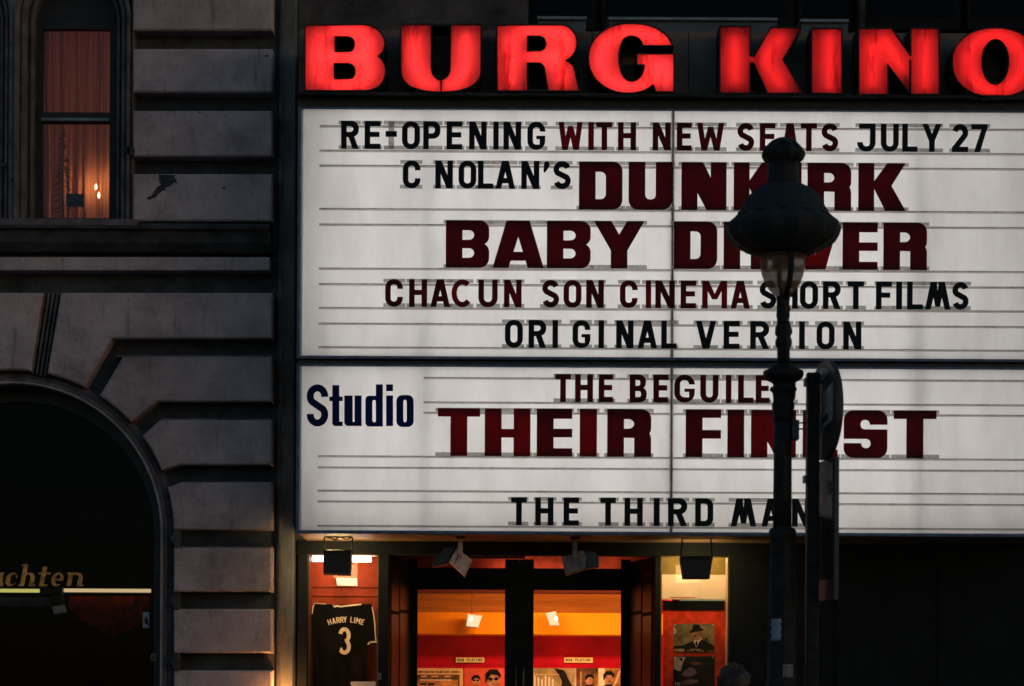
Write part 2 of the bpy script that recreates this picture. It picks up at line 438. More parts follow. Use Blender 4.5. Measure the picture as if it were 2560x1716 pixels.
# ------------------------------------------------------------------ material list
M = {}
def weathered(name, col):
    m = mat(name, col, .92, var=.12, scale=4.5, bump=.9, bscale=130, detail=10, spec=.12)
    nt = m.node_tree; L = nt.links; p = nt.nodes['Principled BSDF']
    src = p.inputs['Base Color'].links[0].from_socket
    g = _n(nt, 'ShaderNodeNewGeometry'); oi = _n(nt, 'ShaderNodeObjectInfo')
    def layer(scale, st, lo, hi, dark):
        mp = _n(nt, 'ShaderNodeMapping'); mp.inputs['Scale'].default_value = st; L.new(g.outputs['Position'], mp.inputs[0])
        no = _n(nt, 'ShaderNodeTexNoise'); no.inputs['Scale'].default_value = scale; no.inputs['Detail'].default_value = 9; no.inputs['Roughness'].default_value = .72
        L.new(mp.outputs[0], no.inputs['Vector']); r = _n(nt, 'ShaderNodeValToRGB'); e = r.color_ramp.elements
        e[0].position, e[1].position = lo, hi; e[0].color = (*dark, 1); e[1].color = (1, 1, 1, 1); L.new(no.outputs[0], r.inputs[0]); return r.outputs[0]
    def mul(a, b):
        mx = _n(nt, 'ShaderNodeMix', data_type='RGBA', blend_type='MULTIPLY'); mx.inputs[0].default_value = 1
        L.new(a, mx.inputs[6]); L.new(b, mx.inputs[7]); return mx.outputs[2]
    o = mul(src, layer(1.6, (1, 1, 1), .36, .50, (.70, .68, .70)))          # large damp patches
    o = mul(o, layer(7, (1.8, 1, .22), .34, .44, (.62, .60, .60)))           # soot runs
    o = mul(o, layer(34, (1, 1, 1), .33, .42, (.50, .48, .48)))              # pits and chips
    mr = _n(nt, 'ShaderNodeMapRange'); mr.inputs[3].default_value = .88; mr.inputs[4].default_value = 1.08; L.new(oi.outputs['Random'], mr.inputs[0])
    cb_ = _n(nt, 'ShaderNodeCombineColor'); [L.new(mr.outputs[0], cb_.inputs[i]) for i in range(3)]
    o = mul(o, cb_.outputs[0]); L.new(o, p.inputs['Base Color']); return m
M['stucco'] = weathered('grey_stucco', (.475, .405, .41))
M['near_black'] = mat('near_black_recess_plaster', (0.060, 0.068, 0.075), 0.95, var=0.25, scale=5, bump=0.3, spec=0.1)  # near-black plaster of joints, ledge, stops and scars
M['strip'] = mat('dirty_pilaster_plaster', (0.13, 0.14, 0.135), 0.9, var=0.3, scale=4, bump=0.4, stretch=(1,1,.35), spec=0.15)
M['mould'] = mat('grey_moulded_plaster', (0.30, 0.28, 0.285), 0.85, var=0.2, scale=7, bump=0.4, spec=0.2)
M['mould_dark'] = mat('dark_moulded_plaster', (0.135, 0.125, 0.128), 0.85, var=0.25, scale=7, bump=0.4, spec=0.2)
M['upper'] = mat('dark_upper_plaster', (0.085, 0.083, 0.080), 0.9, var=0.35, scale=3, bump=0.5, spec=0.1)
M['darkwood'] = mat('dark_painted_wood', (0.028, 0.032, 0.036), 0.6, var=0.2, scale=15, spec=0.25)
M['black'] = mat('black_painted_metal', (0.028, 0.033, 0.036), 0.5, var=0.25, scale=12, bump=0.1, spec=0.35)
M['black_matt'] = mat('black_matt_paint', (0.028, 0.033, 0.036), 0.85, var=0.2, scale=6, spec=0.15)
M['bluemetal'] = mat('blue_grey_metal_frame', (0.075, 0.115, 0.19), 0.45, metal=0.3, var=0.25, scale=14)
M['ledge'] = mat('blue_grey_sheet_ledge', (0.17, 0.24, 0.29), 0.6, var=0.2, scale=6)
M['brownpanel'] = mat('dark_brown_fascia_sheet', (0.15, 0.118, 0.10), 0.8, var=0.25, scale=4, bump=0.2, spec=0.2)
M['lampiron'] = mat('green_black_cast_iron', (0.010, 0.014, 0.015), 0.65, var=0.35, scale=20, bump=0.35, bscale=40, spec=0.2)
M['patina'] = mat('weathered_copper_hood', (0.009, 0.020, 0.024), 0.75, var=0.5, scale=11, bump=0.8, bscale=45, spec=.25, col2=(0.016, 0.022, 0.025))
M['grey_metal'] = mat('galvanised_grey_metal', (0.17, 0.18, 0.17), 0.6, metal=0.2, var=0.3, scale=12, bump=0.2)
M['signback'] = mat('grey_sign_back', (0.26, 0.27, 0.25), 0.6, var=0.3, scale=8)
M['floodplate'] = mat('aluminium_warm_light_tint', (0.72, 0.53, 0.47), 0.6, metal=0.2, var=0.18, scale=20, bump=0.2)  # pinkish warm light on the side plate is put into its colour
M['floodblack'] = mat('black_flood_housing', (0.012, 0.012, 0.014), 0.6, var=0.2, scale=10)
M['teal_dark'] = mat('dark_teal_flood_housing', (0.03, 0.055, 0.07), 0.55, var=0.3, scale=10)
M['boxwhite'] = mat('white_light_box_lining', (0.8, 0.8, 0.79), 0.8, var=0.03)
M['panel'] = acrylic('milky_acrylic', (0.86, 0.845, 0.84), trans=0.93, dirt=(0.62, 0.6, 0.58), scale=3.0, lo=0.30, hi=0.60, fac=0.28, stretch=(1.8, 1, .6))
M['railclear'] = acrylic('clear_rail_plastic', (0.70, 0.66, 0.64), trans=0.8, dirt=(0.6, 0.55, 0.45), scale=7, fac=0.5, see=0.35)
M['rail'] = acrylic('grimy_clear_rail', (0.52, 0.48, 0.45), trans=0.7, dirt=(0.1, 0.1, 0.1), scale=14, lo=0.34, hi=0.55, fac=0.85, see=0.35)
M['tab'] = acrylic('smoky_clear_carrier', (0.60, 0.59, 0.56), trans=0.8, dirt=(0.35, 0.35, 0.3), scale=30, fac=0.7, see=0.35)
M['ink'] = acrylic('black_letter_plastic', (0.012, 0.017, 0.020), trans=0.35, rough=0.3, fac=0.3)
M['inkbrown'] = acrylic('brownish_black_letter_plastic', (0.17, 0.022, 0.026), trans=0.85, rough=0.3, fac=0.5, scale=6)
M['maroon'] = acrylic('deep_red_letter_plastic', (0.22, 0.020, 0.034), trans=0.9, rough=0.3, fac=0.6, scale=4)
M['maroon2'] = acrylic('dull_red_letter_plastic', (0.31, 0.018, 0.036), trans=0.9, rough=0.3, fac=0.6, scale=4)
M['tube'] = emit('fluorescent_tube_light', (1.0, 0.985, 0.955), 1.95)
M['tube_tired'] = emit('tired_tube_light', (1.0, 0.985, 0.955), 1.5)
M['neon'] = emit('red_neon_light', (1.0, 0.70, 0.68), 8.6)
M['neondim'] = emit('tired_neon_light', (1.0, 0.40, 0.42), 5.6)
M['red'] = acrylic('red_letter_acrylic', (0.95, 0.20, 0.20), trans=0.92, dirt=(0.5, 0.12, 0.12), scale=9, lo=0.30, hi=0.46, fac=0.85, stretch=(1.5, 1, .25))
M['lining'] = mat('dull_letter_lining', (0.06, 0.03, 0.03), 0.8, var=0.05)
M['navy'] = acrylic('navy_printed_film', (0.001, 0.038, 0.17), trans=0.9, rough=0.3, fac=0.3)
M['clear'] = glass('shop_glass', refl=0.22)
M['winglass'] = glass('window_glass', tint=(.9, .9, .92), refl=0.8)
M['bright'] = emit('case_tube_light', (1.0, 0.72, 0.58), 12.0)
M['yellowtube'] = emit('yellow_shop_tube_light', (1.0, 0.72, 0.25), 0.75)
M['wood'] = mat('orange_stained_board', (0.30, 0.048, 0.016), 0.8, spec=.08, var=0.18, scale=6, stretch=(1, 1, .4))
M['redwall'] = mat('red_painted_wall', (0.50, 0.003, 0.016), 0.8, spec=.05, var=0.2, scale=2.5)
M['redboard'] = mat('orange_red_board', (0.75, 0.055, 0.015), 0.8, spec=.05, var=0.25, scale=9)
M['orange'] = mat('orange_painted_plaster', (0.85, 0.22, 0.004), 0.8, spec=.03, var=0.06, scale=4)
M['cream'] = mat('cream_painted_board', (0.85, 0.72, 0.55), 0.7, var=0.05, scale=6)
M['olive'] = mat('olive_yellow_board', (0.17, 0.13, 0.006), 0.6, var=0.2, scale=8)
M['paper'] = mat('white_paper', (0.75, 0.72, 0.68), 0.7, var=0.06, scale=20)
M['signyellow'] = mat('yellow_card', (0.85, 0.62, 0.22), 0.7, var=0.05)
M['print'] = mat('black_print', (0.02, 0.015, 0.015), 0.7)
M['shirt'] = mat('black_jersey_cloth', (0.007, 0.0045, 0.0045), 0.9, spec=.03, var=0.3, scale=9, bump=0.4, bscale=120)
M['trim'] = mat('cream_jersey_trim', (0.95, 0.78, 0.50), 0.8, var=0.1)
M['gold'] = mat('dull_gold_lettering', (0.75, 0.36, 0.08), 0.7, var=0.35, scale=30)
M['asphalt'] = mat('asphalt', (0.05, 0.05, 0.052), 0.8, var=0.3, scale=30, bump=0.4)
M['paving'] = mat('grey_paving', (0.14, 0.135, 0.13), 0.8, var=0.2, scale=3, bump=0.3)
M['kerb'] = mat('granite_kerb', (0.22, 0.21, 0.20), 0.8, var=0.2, scale=30)
M['skin'] = mat('skin', (0.42, 0.24, 0.17), 0.55, var=0.1)
M['hair'] = mat('dark_brown_hair', (0.018, 0.012, 0.009), 0.6, var=0.4, scale=60)
M['coat'] = mat('dark_coat_cloth', (0.018, 0.019, 0.024), 0.9, var=0.3, scale=40)

def wb(px0, px1, py0, py1, Y0, Y1, Yref=None, c=0.0, mb=None):
    """box whose front face covers photo pixels px0..px1, py0..py1 at depth Yref"""
    Yr = Y0 if Yref is None else Yref; xm, ym = (px0 + px1) / 2, (py0 + py1) / 2
    return (mb or MB()).box(X(px0, ym, Yr), X(px1, ym, Yr), Y0, Y1, Z(xm, py1, Yr), Z(xm, py0, Yr), c)

# ================================================================== SETTING
def sheet(name, x0, x1, y0, y1, z, m, th=0.3): return tag(MB().box(x0, x1, y0, y1, z - th, z).obj(name, m), kind='structure')
sheet('ground', -150, 150, -160, 100, -0.14, M['asphalt'])
sheet('road', -120, 120, -14.2, -5.3, -0.124, M['asphalt'], 0.02)
sheet('pavement', -120, 120, -5.0, 0.9, 0.0, M['paving'])
sheet('pavement', -120, 120, -22, -14.5, 0.0, M['paving'])
sheet('kerb', -120, 120, -5.3, -5.0, 0.004, M['kerb'])
sheet('kerb', -120, 120, -14.5, -14.2, 0.004, M['kerb'])

# ================================================================== LEFT BUILDING
YF, YB = -0.15, 0.0
bl = thing('rusticated_building', 'grey stucco building with deep black joints, an upper window and a round shop arch', 'building', (-4.2, 0.1, 0))
def zf(py, px=500): return Z(px, py, YF)
def xf(px, py=858): return X(px, py, YF)
# core behind the blocks, with real openings for the upper window and for the shop arch
CX, CYp, R0, R1 = 28, 1330, 370, 406
acx, acz = XZ(CX, CYp, YF); r0, r1 = R0 * S(YF), R1 * S(YF)
wx0, wx1 = xf(76, 300), xf(285, 300); wz0 = zf(556, 180)
wacz = zf(40, 180); wr = (wx1 - wx0) / 2; wcx = (wx0 + wx1) / 2
win_open = [(wx0, wz0), (wx1, wz0)] + arc(wcx, wacz, wr, wr, 0, 180, 18)
arch_open = [(acx - r0, 0.25), (acx + r0, 0.25)] + arc(acx, acz, r0, r0, 0, 180, 40)
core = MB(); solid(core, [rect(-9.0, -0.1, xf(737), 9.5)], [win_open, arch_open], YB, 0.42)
core.obj('wall', M['near_black'], bl)
XR = 681
def block(pts, c=0.012): MB().prism(poly(pts, YF), YF, YB - 0.001, c).obj('stone_block', M['stucco'], bl)
LX = 331
for y0, y1 in ((-330, -75), (-35, 76), (122, 231), (277, 391), (435, 553)): block([(LX, y0), (XR, y0), (XR, y1), (LX, y1)])
# blocks left of the left-hand pier are beyond the frame: one course each
for y0, y1 in ((-35, 76), (122, 231), (277, 391), (435, 553)): block([(-640, y0), (-285, y0), (-285, y1), (-640, y1)])
# string course under the window
block([(-640, 643), (674, 643), (674, 676), (-640, 676)], 0.004)
cor = MB()
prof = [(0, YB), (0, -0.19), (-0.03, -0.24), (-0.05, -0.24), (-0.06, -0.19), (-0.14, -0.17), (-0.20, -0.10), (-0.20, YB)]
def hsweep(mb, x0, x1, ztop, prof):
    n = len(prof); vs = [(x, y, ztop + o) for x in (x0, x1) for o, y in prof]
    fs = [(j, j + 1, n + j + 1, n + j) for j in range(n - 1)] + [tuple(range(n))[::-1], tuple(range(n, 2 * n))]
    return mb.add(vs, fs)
hsweep(cor, -9, xf(676), zf(562), prof).obj('window_ledge', M['near_black'], bl)
# lower blocks following the arch
def apt(a, r=R1): return (CX + r * math.cos(math.radians(a)), CYp - r * math.sin(math.radians(a)))
def aang(x, y): return math.degrees(math.atan2(CYp - y, x - CX))
def arcpts(p, q, n=8):
    a0, a1 = aang(*p), aang(*q); return [apt(a0 + (a1 - a0) * i / n) for i in range(n + 1)]
A1 = arcpts((118, 934), (211, 968))
block([(152, 732), (681, 732), (681, 846), (279, 846)] + A1[::-1])
block([(307, 892), (680, 892), (680, 1004), (393, 1004)] + arcpts((249, 989), (327, 1055))[::-1])
block([(400, 1050), (680, 1050), (680, 1162), (446, 1162), (404, 1176)] + arcpts((354, 1091), (402, 1172))[::-1][1:])
block([(452, 1206), (680, 1206), (680, 1324), (434, 1324)] + arcpts((417, 1219), (434, 1322))[::-1])
ys = [(1369, 1480), (1523, 1633), (1677, 1787), (1831, 1941), (1985, 2095), (2139, 2262)]
for y0, y1 in ys: block([(434, y0), (680, y0), (680, y1), (434, y1)])
# mirrored left side of the arch (mostly beyond the frame)
def mir(p): return [(2 * CX - x, y) for x, y in p][::-1]
block(mir([(152, 732), (760, 732), (760, 846), (279, 846)] + A1[::-1]))
keyl = arcpts((118, 934), (2 * CX - 118, 934), 10)
# left of the fluted joint: the keystone block up to the mirrored joint
kp = arcpts((76, 927), (-20, 927), 8)
block([(-50, 732), (106, 732)] + kp)
block(mir([(307, 892), (760, 892), (760, 1004), (393, 1004)] + arcpts((249, 989), (327, 1055))[::-1]))
# fluted joint strip
fl = MB()
for i in range(4):
    a = i * 11.0; top0 = 108 + a; bot0 = 78 + a * .93
    fl.prism(poly([(top0, 733), (top0 + 6, 733), (bot0 + 5, 935 + i * 3), (bot0, 932 + i * 3)], YF + .05), YF + 0.05, YB - .002, 0.004)
fl.obj('fluted_joint', M['mould_dark'], bl)
# joint profile lips (thin lighter line under each joint)
for y, x0, x1 in ((846, 281, 680), (1004, 395, 680), (1162, 448, 680), (1324, 436, 680), (1480, 436, 680), (1633, 436, 680)):
    hh = 45
    p = [(x0 + 8, y + hh - 3), (x1 - 1, y + hh - 3), (x1 - 1, y + hh + 1), (x0 + 8, y + hh + 1)]
    MB().prism(poly(p, YF + .02), YF + 0.03, YB - .002).obj('joint_lip', M['mould_dark'], bl)
for y in (1324, 1480, 1633, 1787):                       # pointed stops at the left ends of the joints
    MB().prism(poly([(424, y + 22), (436, y + 2), (448, y + 2), (448, y + 44), (436, y + 44)], YF - .012), YF - .012, YB, 0.006).obj('joint_stop', M['near_black'], bl)
# archivolt
def jamb_path(r, z0=0.25):
    return [(acx + r, z0)] + arc(acx, acz, r, r, 0, 180, 48) + [(acx - r, z0)]
av = MB(); av.sweep(jamb_path(r0)[::-1], [(-0.0, 0.42), (0.0, -0.10), (0.012, -0.125), (0.028, -0.125), (0.036, -0.09), (0.05, -0.085), (0.058, -0.06), (0.075, -0.07), (0.09, -0.05), (0.11, -0.02), (0.115, 0.0)])
av.obj('arch_moulding', M['mould_dark'], bl)
bd = MB(); bd.sweep(jamb_path(r0 - 0.001)[::-1], [(0.006, -0.105), (0.010, -0.132), (0.022, -0.132), (0.026, -0.108)])
bd.obj('arch_bead', M['mould'], bl)
MB().box(acx - r0 - .13, acx + r0 + .13, -0.16, 0.4, 0.004, 0.25).obj('plinth', M['mould_dark'], bl)
# dark reveal + shop window in the arch
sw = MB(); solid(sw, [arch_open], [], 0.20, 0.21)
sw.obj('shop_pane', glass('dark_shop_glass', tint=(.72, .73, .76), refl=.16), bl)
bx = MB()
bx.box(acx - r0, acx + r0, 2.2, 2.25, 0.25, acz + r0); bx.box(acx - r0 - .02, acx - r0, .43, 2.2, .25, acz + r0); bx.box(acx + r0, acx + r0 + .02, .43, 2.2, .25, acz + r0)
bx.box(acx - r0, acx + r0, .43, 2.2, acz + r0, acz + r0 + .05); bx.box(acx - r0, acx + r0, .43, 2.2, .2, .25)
bx.obj('shop_interior', mat('shop_walls_unlit_tone', (.0016, .0018, .0026), .9, spec=.02), bl)  # unlit look is put into the near-black colour
# shop frame bars
sf = MB(); sf.sweep(jamb_path(r0 - 0.09)[::-1], [(0.088, 0.16), (0.0, 0.16), (0.0, 0.22), (.088, .22)])
sf.box(X(-150, 1484, .16), X(376, 1484, .16), 0.12, 0.19, Z(180, 1515, .16), Z(180, 1484, .16)) if False else None
sf.obj('shop_frame', M['black'], bl)

# pier mouldings between the two upper windows and round the window
def wpath(off, z0): # arch-headed path round the opening, offset outward
    r = wr + off
    return [(wcx + r, z0)] + arc(wcx, wacz, r, r, 0, 180, 28) + [(wcx - r, z0)]
wprof = [(0.0, 0.30), (0.0, -0.04), (0.010, -0.06), (0.022, -0.06), (0.026, -0.03), (0.040, -0.03), (0.046, -0.10), (0.058, -0.13), (0.075, -0.13), (0.082, -0.10), (0.088, -0.15), (0.104, -0.17), (0.118, -0.17), (0.122, 0.0)]
wm = MB(); wm.sweep(wpath(0, wz0)[::-1], wprof)
wm.obj('window_surround', M['mould_dark'], bl)
# neighbouring window's surround, whose right edge shows at the frame's left
wm2 = MB(); sh = X(0, 300, YF) - X(300, 300, YF) + 0.02
wm2.sweep([(x + sh, z) for x, z in wpath(0, wz0)][::-1], wprof); wm2.obj('window_surround', M['mould_dark'], bl)
mid = MB().box(xf(22), xf(42), -0.145, 0, wz0, zf(-330)); mid.obj('pier_strip', M['mould'], bl)
MB().box(xf(285) + .12, xf(331) - .004, -0.13, 0, wz0, zf(-330)).obj('pier_strip', M['mould_dark'], bl)
sill = MB(); hsweep(sill, xf(-120), xf(345), wz0 + .01, [(0, .3), (0, -0.22), (-.02, -.24), (-.05, -.24), (-.06, -.2), (-.06, 0)])
sill.obj('window_sill', M['mould_dark'], bl)
# the window: frame with an upper and a lower light
YW = 0.10
wf = MB(); gx0, gx1 = X(107, 300, YW), X(276, 300, YW); gz0, gz1 = Z(190, 548, YW), Z(190, 76, YW)
gm0, gm1 = Z(190, 309, YW), Z(190, 284, YW)
solid(wf, [[(x, z) for x, z in win_open]], [rect(gx0, gz0, gx1, gm0), rect(gx0, gm1, gx1, gz1)], YW - 0.03, YW + 0.03)
wfo = wf.obj('window', M['darkwood'], bl)
MB().box(gx0, gx1, YW - .055, YW - .03, Z(190, 307, YW), Z(190, 300, YW)).obj('crossbar_highlight', M['ledge'], wfo)  # blue-grey colour stands in for a highlight on the crossbar
MB().box(gx0 - .0, gx1, YW, YW + .006, gz0, gm0).obj('pane', M['winglass'], wfo)
MB().box(gx0 - .0, gx1, YW, YW + .006, gm1, gz1).obj('pane', M['winglass'], wfo)
# room behind
rm = MB(); RY0, RY1 = .44, 2.6; rx0, rx1, rz0, rz1 = wcx - 1.3, wcx + 1.3, wz0 - .9, wacz + 1.0
rm.box(rx0, rx1, RY1, RY1 + .05, rz0, rz1); rm.box(rx0 - .05, rx0, RY0, RY1, rz0, rz1); rm.box(rx1, rx1 + .05, RY0, RY1, rz0, rz1)
rm.box(rx0, rx1, RY0, RY1, rz1, rz1 + .05); rm.box(rx0, rx1, RY0, RY1, rz0 - .05, rz0)
rm.obj('room', mat('warm_room_walls', (.55, .40, .30), .9, var=.1), bl)

# net curtain with folds
cu = MB(); nx, nz = 150, 10; cx0, cx1 = gx0 - .12, gx1 + .12; cz0, cz1 = gz0 - .10, gz1 + .25
def fold(t): return 0.020 * math.sin(t * 41 + 2.0 * math.sin(t * 7)) + 0.012 * math.sin(t * 83 + 1) + .012 * math.sin(t * 17)
vs = [(cx0 + (cx1 - cx0) * i / nx + .006 * math.sin(i * .5 + j), .30 + fold(i / nx) * (1.0 - .03 * j), cz0 + (cz1 - cz0) * j / nz) for j in range(nz + 1) for i in range(nx + 1)]
cu.add(vs, [(j * (nx + 1) + i, j * (nx + 1) + i + 1, (j + 1) * (nx + 1) + i + 1, (j + 1) * (nx + 1) + i) for j in range(nz) for i in range(nx)], True)
M['net'] = acrylic('salmon_net_curtain', (0.90, 0.38, 0.22), trans=0.85, dirt=(.5, .5, .5), scale=6, stretch=(3.6, 3.6, .04), lo=.40, hi=.52, fac=.8, see=.12)  # vertical bands put the shading of the folds into the colour
tag(cu.obj('curtain', M['net']), 'salmon net curtain hanging in folds behind the lit upper window', 'curtain')
# hanging lamp with candle bulbs glimpsed through the net
lp = thing('chandelier', 'small chandelier with glowing candle bulbs seen low in the upper window', 'chandelier', (X(246, 480, .42), .42, Z(246, 500, .42)))
st = MB(); hx, hz = XZ(246, 500, .42)
st.tube([(hx, .42, hz - .10), (hx, .42, hz)], .006, 6); st.tube([(hx - .03, .42, hz + .01), (hx, .42, hz - .03), (hx + .09, .42, hz + .02)], .004, 6)
st.obj('stem', M['gold'], lp)
M['candle'] = emit('candle_bulb_light', (1.0, .60, .26), 30.0)
for bx_, by_, r_ in ((240, 468, .010), (247, 489, .011), (276, 464, .009)):
    qx, qz = XZ(bx_, by_, .42)
    b = MB(); b.lathe([(r_ * .3, -r_ * 2), (r_ * .9, -r_), (r_, 0), (r_ * .6, r_ * 1.6), (r_ * .1, r_ * 2.6)], 0, 0, 12)
    b.v = [(x + qx, y + .42, z + qz) for x, y, z in b.v]; b.obj('bulb', M['candle'], lp)
ld = bpy.data.lights.new('room_lamp', 'POINT'); ld.energy = 2.3; ld.color = (1.0, .50, .26); ld.shadow_soft_size = .12
lo = bpy.data.objects.new('room_lamp', ld); COL.objects.link(lo); lo.location = (wcx + .1, 1.5, Z(200, 330, 1.5))
# small dark box on the inner sill, and a leafy stand-in for a tree reflection
bxs = thing('small_box', 'small black box with scrollwork standing low behind the window net', 'box', (X(187, 515, .27), .24, Z(187, 515, .24)))
wb(165, 209, 485, 515, .22, .26).obj('case', M['print'], bxs)
wb(172, 202, 490, 494, .215, .22).obj('lid_line', M['mould_dark'], bxs)
pl = MB(); rnd = random.Random(3)
for i in range(190):
    t = rnd.random(); py = 325 + 225 * t; wd = 8 + 32 * t; px = 158 + rnd.gauss(0, wd * .45)
    x, z = XZ(px, py, .25); a = rnd.uniform(0, PI); l = rnd.uniform(.003, .011)
    c, s_ = math.cos(a) * l, math.sin(a) * l; y = .235 + rnd.uniform(-.02, .02)
    sd_ = rnd.choice((-1, 1)); x = X(158, py, .25) + sd_ * rnd.uniform(0, .3) * wd * S(.25); L2 = wd * S(.25) * rnd.uniform(.3, .9); dx_, dz_ = sd_ * L2, -L2 * rnd.uniform(.1, .9); w2 = .0022
    pl.add([(x, y, z + w2), (x + dx_ * .5, y, z + dz_ * .35 + w2 * 1.3), (x + dx_, y, z + dz_), (x + dx_ * .5, y, z + dz_ * .35 - w2 * 1.3)], [(0, 1, 2, 3)])
pt = thing('tree_reflection', 'dark leafy shape standing in for a tree reflected in the lower window pane', 'reflection', (X(158, 550, .25), .25, Z(158, 550, .25)))
pl.obj('reflected_leaves', mat('dark_reflected_leaf', (.05, .025, .018), .8, spec=.1), pt, kind='stuff')
MB().tube([(X(158, 550, .25), .25, Z(158, 552, .25)), (X(156, 430, .25), .25, Z(156, 430, .25)), (X(160, 322, .25), .25, Z(160, 322, .25))], [.006, .004, .002], 6).obj('stem', M['darkwood'], pt)

# plaster damage (built as irregular shallow pieces) -----------------------------------------------
dam = [(395, 437), (438, 437), (440, 455), (428, 466), (415, 468), (408, 478), (395, 484), (388, 495), (372, 500), (366, 497), (378, 490), (385, 482), (392, 470), (402, 462), (398, 450)]
rj = random.Random(11); dj = []
for (a, b), (c, d) in zip(dam, dam[1:] + dam[:1]):
    for i in range(4): dj.append((a + (c - a) * i / 4 + rj.uniform(-2.2, 2.2), max(437.5, b + (d - b) * i / 4 + rj.uniform(-2.2, 2.2))))
MB().prism(poly(dj, YF), YF - .003, YF + .01, .001).obj('plaster_scar', M['near_black'], bl)
chip = [(312, 372), (320, 366), (334, 370), (338, 380), (332, 392), (318, 388), (314, 382)]
MB().prism(poly(chip, YF), YF - .02, YF + .01, .004).obj('plaster_scar', M['near_black'], bl)
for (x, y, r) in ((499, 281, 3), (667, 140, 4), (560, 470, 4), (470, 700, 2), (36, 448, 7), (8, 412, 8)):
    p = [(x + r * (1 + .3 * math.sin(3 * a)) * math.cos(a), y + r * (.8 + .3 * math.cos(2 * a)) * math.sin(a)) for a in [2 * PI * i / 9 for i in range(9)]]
    MB().prism(poly(p, YF), YF - .004, YF + .01, .001).obj('plaster_scar', M['near_black'], bl)

# pilaster strip between the two buildings
ps = thing('downpipe_strip', 'dirty grey plaster pilaster between the stucco blocks and the lit sign', 'wall', (X(714, 900, 0), 0, 0))
wb(694, 737, -330, 2260, -0.035, 0.0, c=.01).obj('shaft', M['strip'], ps)
wb(700, 705, -330, 2260, -0.042, -0.036).obj('fillet', M['mould_dark'], ps)

ul = thing('wall_uplight', 'small amber uplight glowing low on the pilaster beside the lit display case', 'wall light', (X(712, 1765, -.05), -.08, Z(712, 1790, -.05)))
wb(698, 728, 1766, 1790, -.23, -.036, c=.004).obj('housing', M['black'], ul)
wb(700, 726, 1762, 1765.8, -.225, -.040).obj('lamp_face', emit('amber_uplight', (1.0, .38, .10), 90.0), ul)
# things in the shop window ---------------------------------------------------------------------------
YS = .19
def ltr(ch, x0, x1, ytop, ybase, Y, t, par, m, shear=0.0, fn=small, th=.002, name='letter'):
    W_, H_ = x1 - x0, ybase - ytop
    A_, U_ = fn(ch, W_, H_, t)
    cv = lambda p: [XZ(x0 + x + shear * y, ybase - y, Y) for x, y in p]
    mb = MB(); solid(mb, [cv(p) for p in A_], [cv(p) for p in U_], Y - th, Y); return mb.obj(name, m, par)
def ital(ch, W, H, t):
    """bold serif italics, H = cap height, x-height = .62 H"""
    h = H * .62; A = []; U = []; r = W / 2
    if ch == 'a': A = [rr(0, 0, W * .9, h, r, .1, .1, r), rr(W * .55, 0, W * 1.08, h, .1, .1, .1, .1)]; U = [rr(t * .9, t * .45, W * .60, h - t * .4, r * .5, r * .3, r * .3, r * .5), rect(W * .95, t * .8, W * 1.2, h + 1)]
    elif ch == 'c': A = [rr(0, 0, W, h, r, r, r, r)]; U = [rr(t, t * .45, W - t * .3, h - t * .4, r * .6, r * .3, r * .3, r * .6), rect(W * .6, h * .28, W + 2, h * .62)]
    elif ch == 'h': A = [rect(0, 0, t, H), rect(-t * .5, H - t * .35, t, H), rr(0, 0, W, h, 0, 0, W * .4, 0), rect(W - t, 0, W + t * .4, t * .4), rect(-t * .2, 0, t * 1.3, t * .35)]; U = [rr(t * 1.0, t * .35, W - t, h - t * .5, 0, 0, W * .2, 0), rect(t, -1, W - t, t * .4)]; U = [rr(t, -1, W - t, h - t * .5, 0, 0, W * .2, 0)]
    elif ch == 'n': A = [rect(-t * .4, h - t * .35, t, h), rr(0, 0, W, h, 0, 0, W * .4, 0), rect(W - t, 0, W + t * .4, t * .4)]; U = [rr(t, -1, W - t, h - t * .5, 0, 0, W * .2, 0)]
    elif ch == 't': A = [rect(W * .25, t * .3, W * .25 + t, H * .88), rect(0, h - t * .4, W, h), rect(W * .25, 0, W * .95, t * .45)]
    elif ch == 'e': A = [rr(0, 0, W, h, r, r, r, r)]; U = [rr(t, h * .55, W - t * .8, h - t * .4, .1, .1, r * .5, r * .5), rr(t, t * .45, W + 2, h * .40, r * .5, .1, .1, .1)]
    return A, U
gl = thing('shop_lettering', 'dull gold slanting letters achten on the dark arched shop pane', 'lettering', (X(110, 1466, YS), YS, Z(110, 1466, YS)))
for ch, x0, x1 in (('a', -24, 5), ('c', 11, 39), ('h', 49, 83), ('t', 90, 120), ('e', 125, 155), ('n', 166, 203)):
    ltr(ch, x0, x1, 1411, 1466, YS, 11, gl, M['gold'], shear=.20, fn=ital)
# lit strip lights
tl = thing('strip_light', 'long yellow strip light crossing the arched shop window below the gold letters', 'light', (X(150, 1482, .5), .5, Z(150, 1482, .5)))
wb(-330, 377, 1470, 1483, .535, .56, .535).obj('housing', M['black_matt'], tl)
for a, b, m_ in ((-120, 101, emit('greenish_tube_light', (.92, .85, .20), .55)), (160, 376, emit('peach_tube_light', (1, .70, .34), .62))): wb(a, b, 1472.5, 1481, .49, .53, .5).obj('tube', m_, tl)
wb(102, 158, 1468, 1486, .46, .56, .5).obj('joint_cover', M['floodblack'], tl)
cy_ = thing('shop_spotlight', 'small spotlight with pale cap hanging under the shop strip light', 'spotlight', (X(140, 1490, .46), .46, Z(140, 1490, .46)))
sp = MB().prism(poly([(127, 1491), (156, 1487), (161, 1512), (132, 1517)], .46), .42, .50, .006); sp.obj('head', M['floodblack'], cy_)
MB().prism(poly([(132, 1518), (160, 1513), (165, 1531), (138, 1537)], .46), .42, .50, .006).obj('cap', M['cream'], cy_)
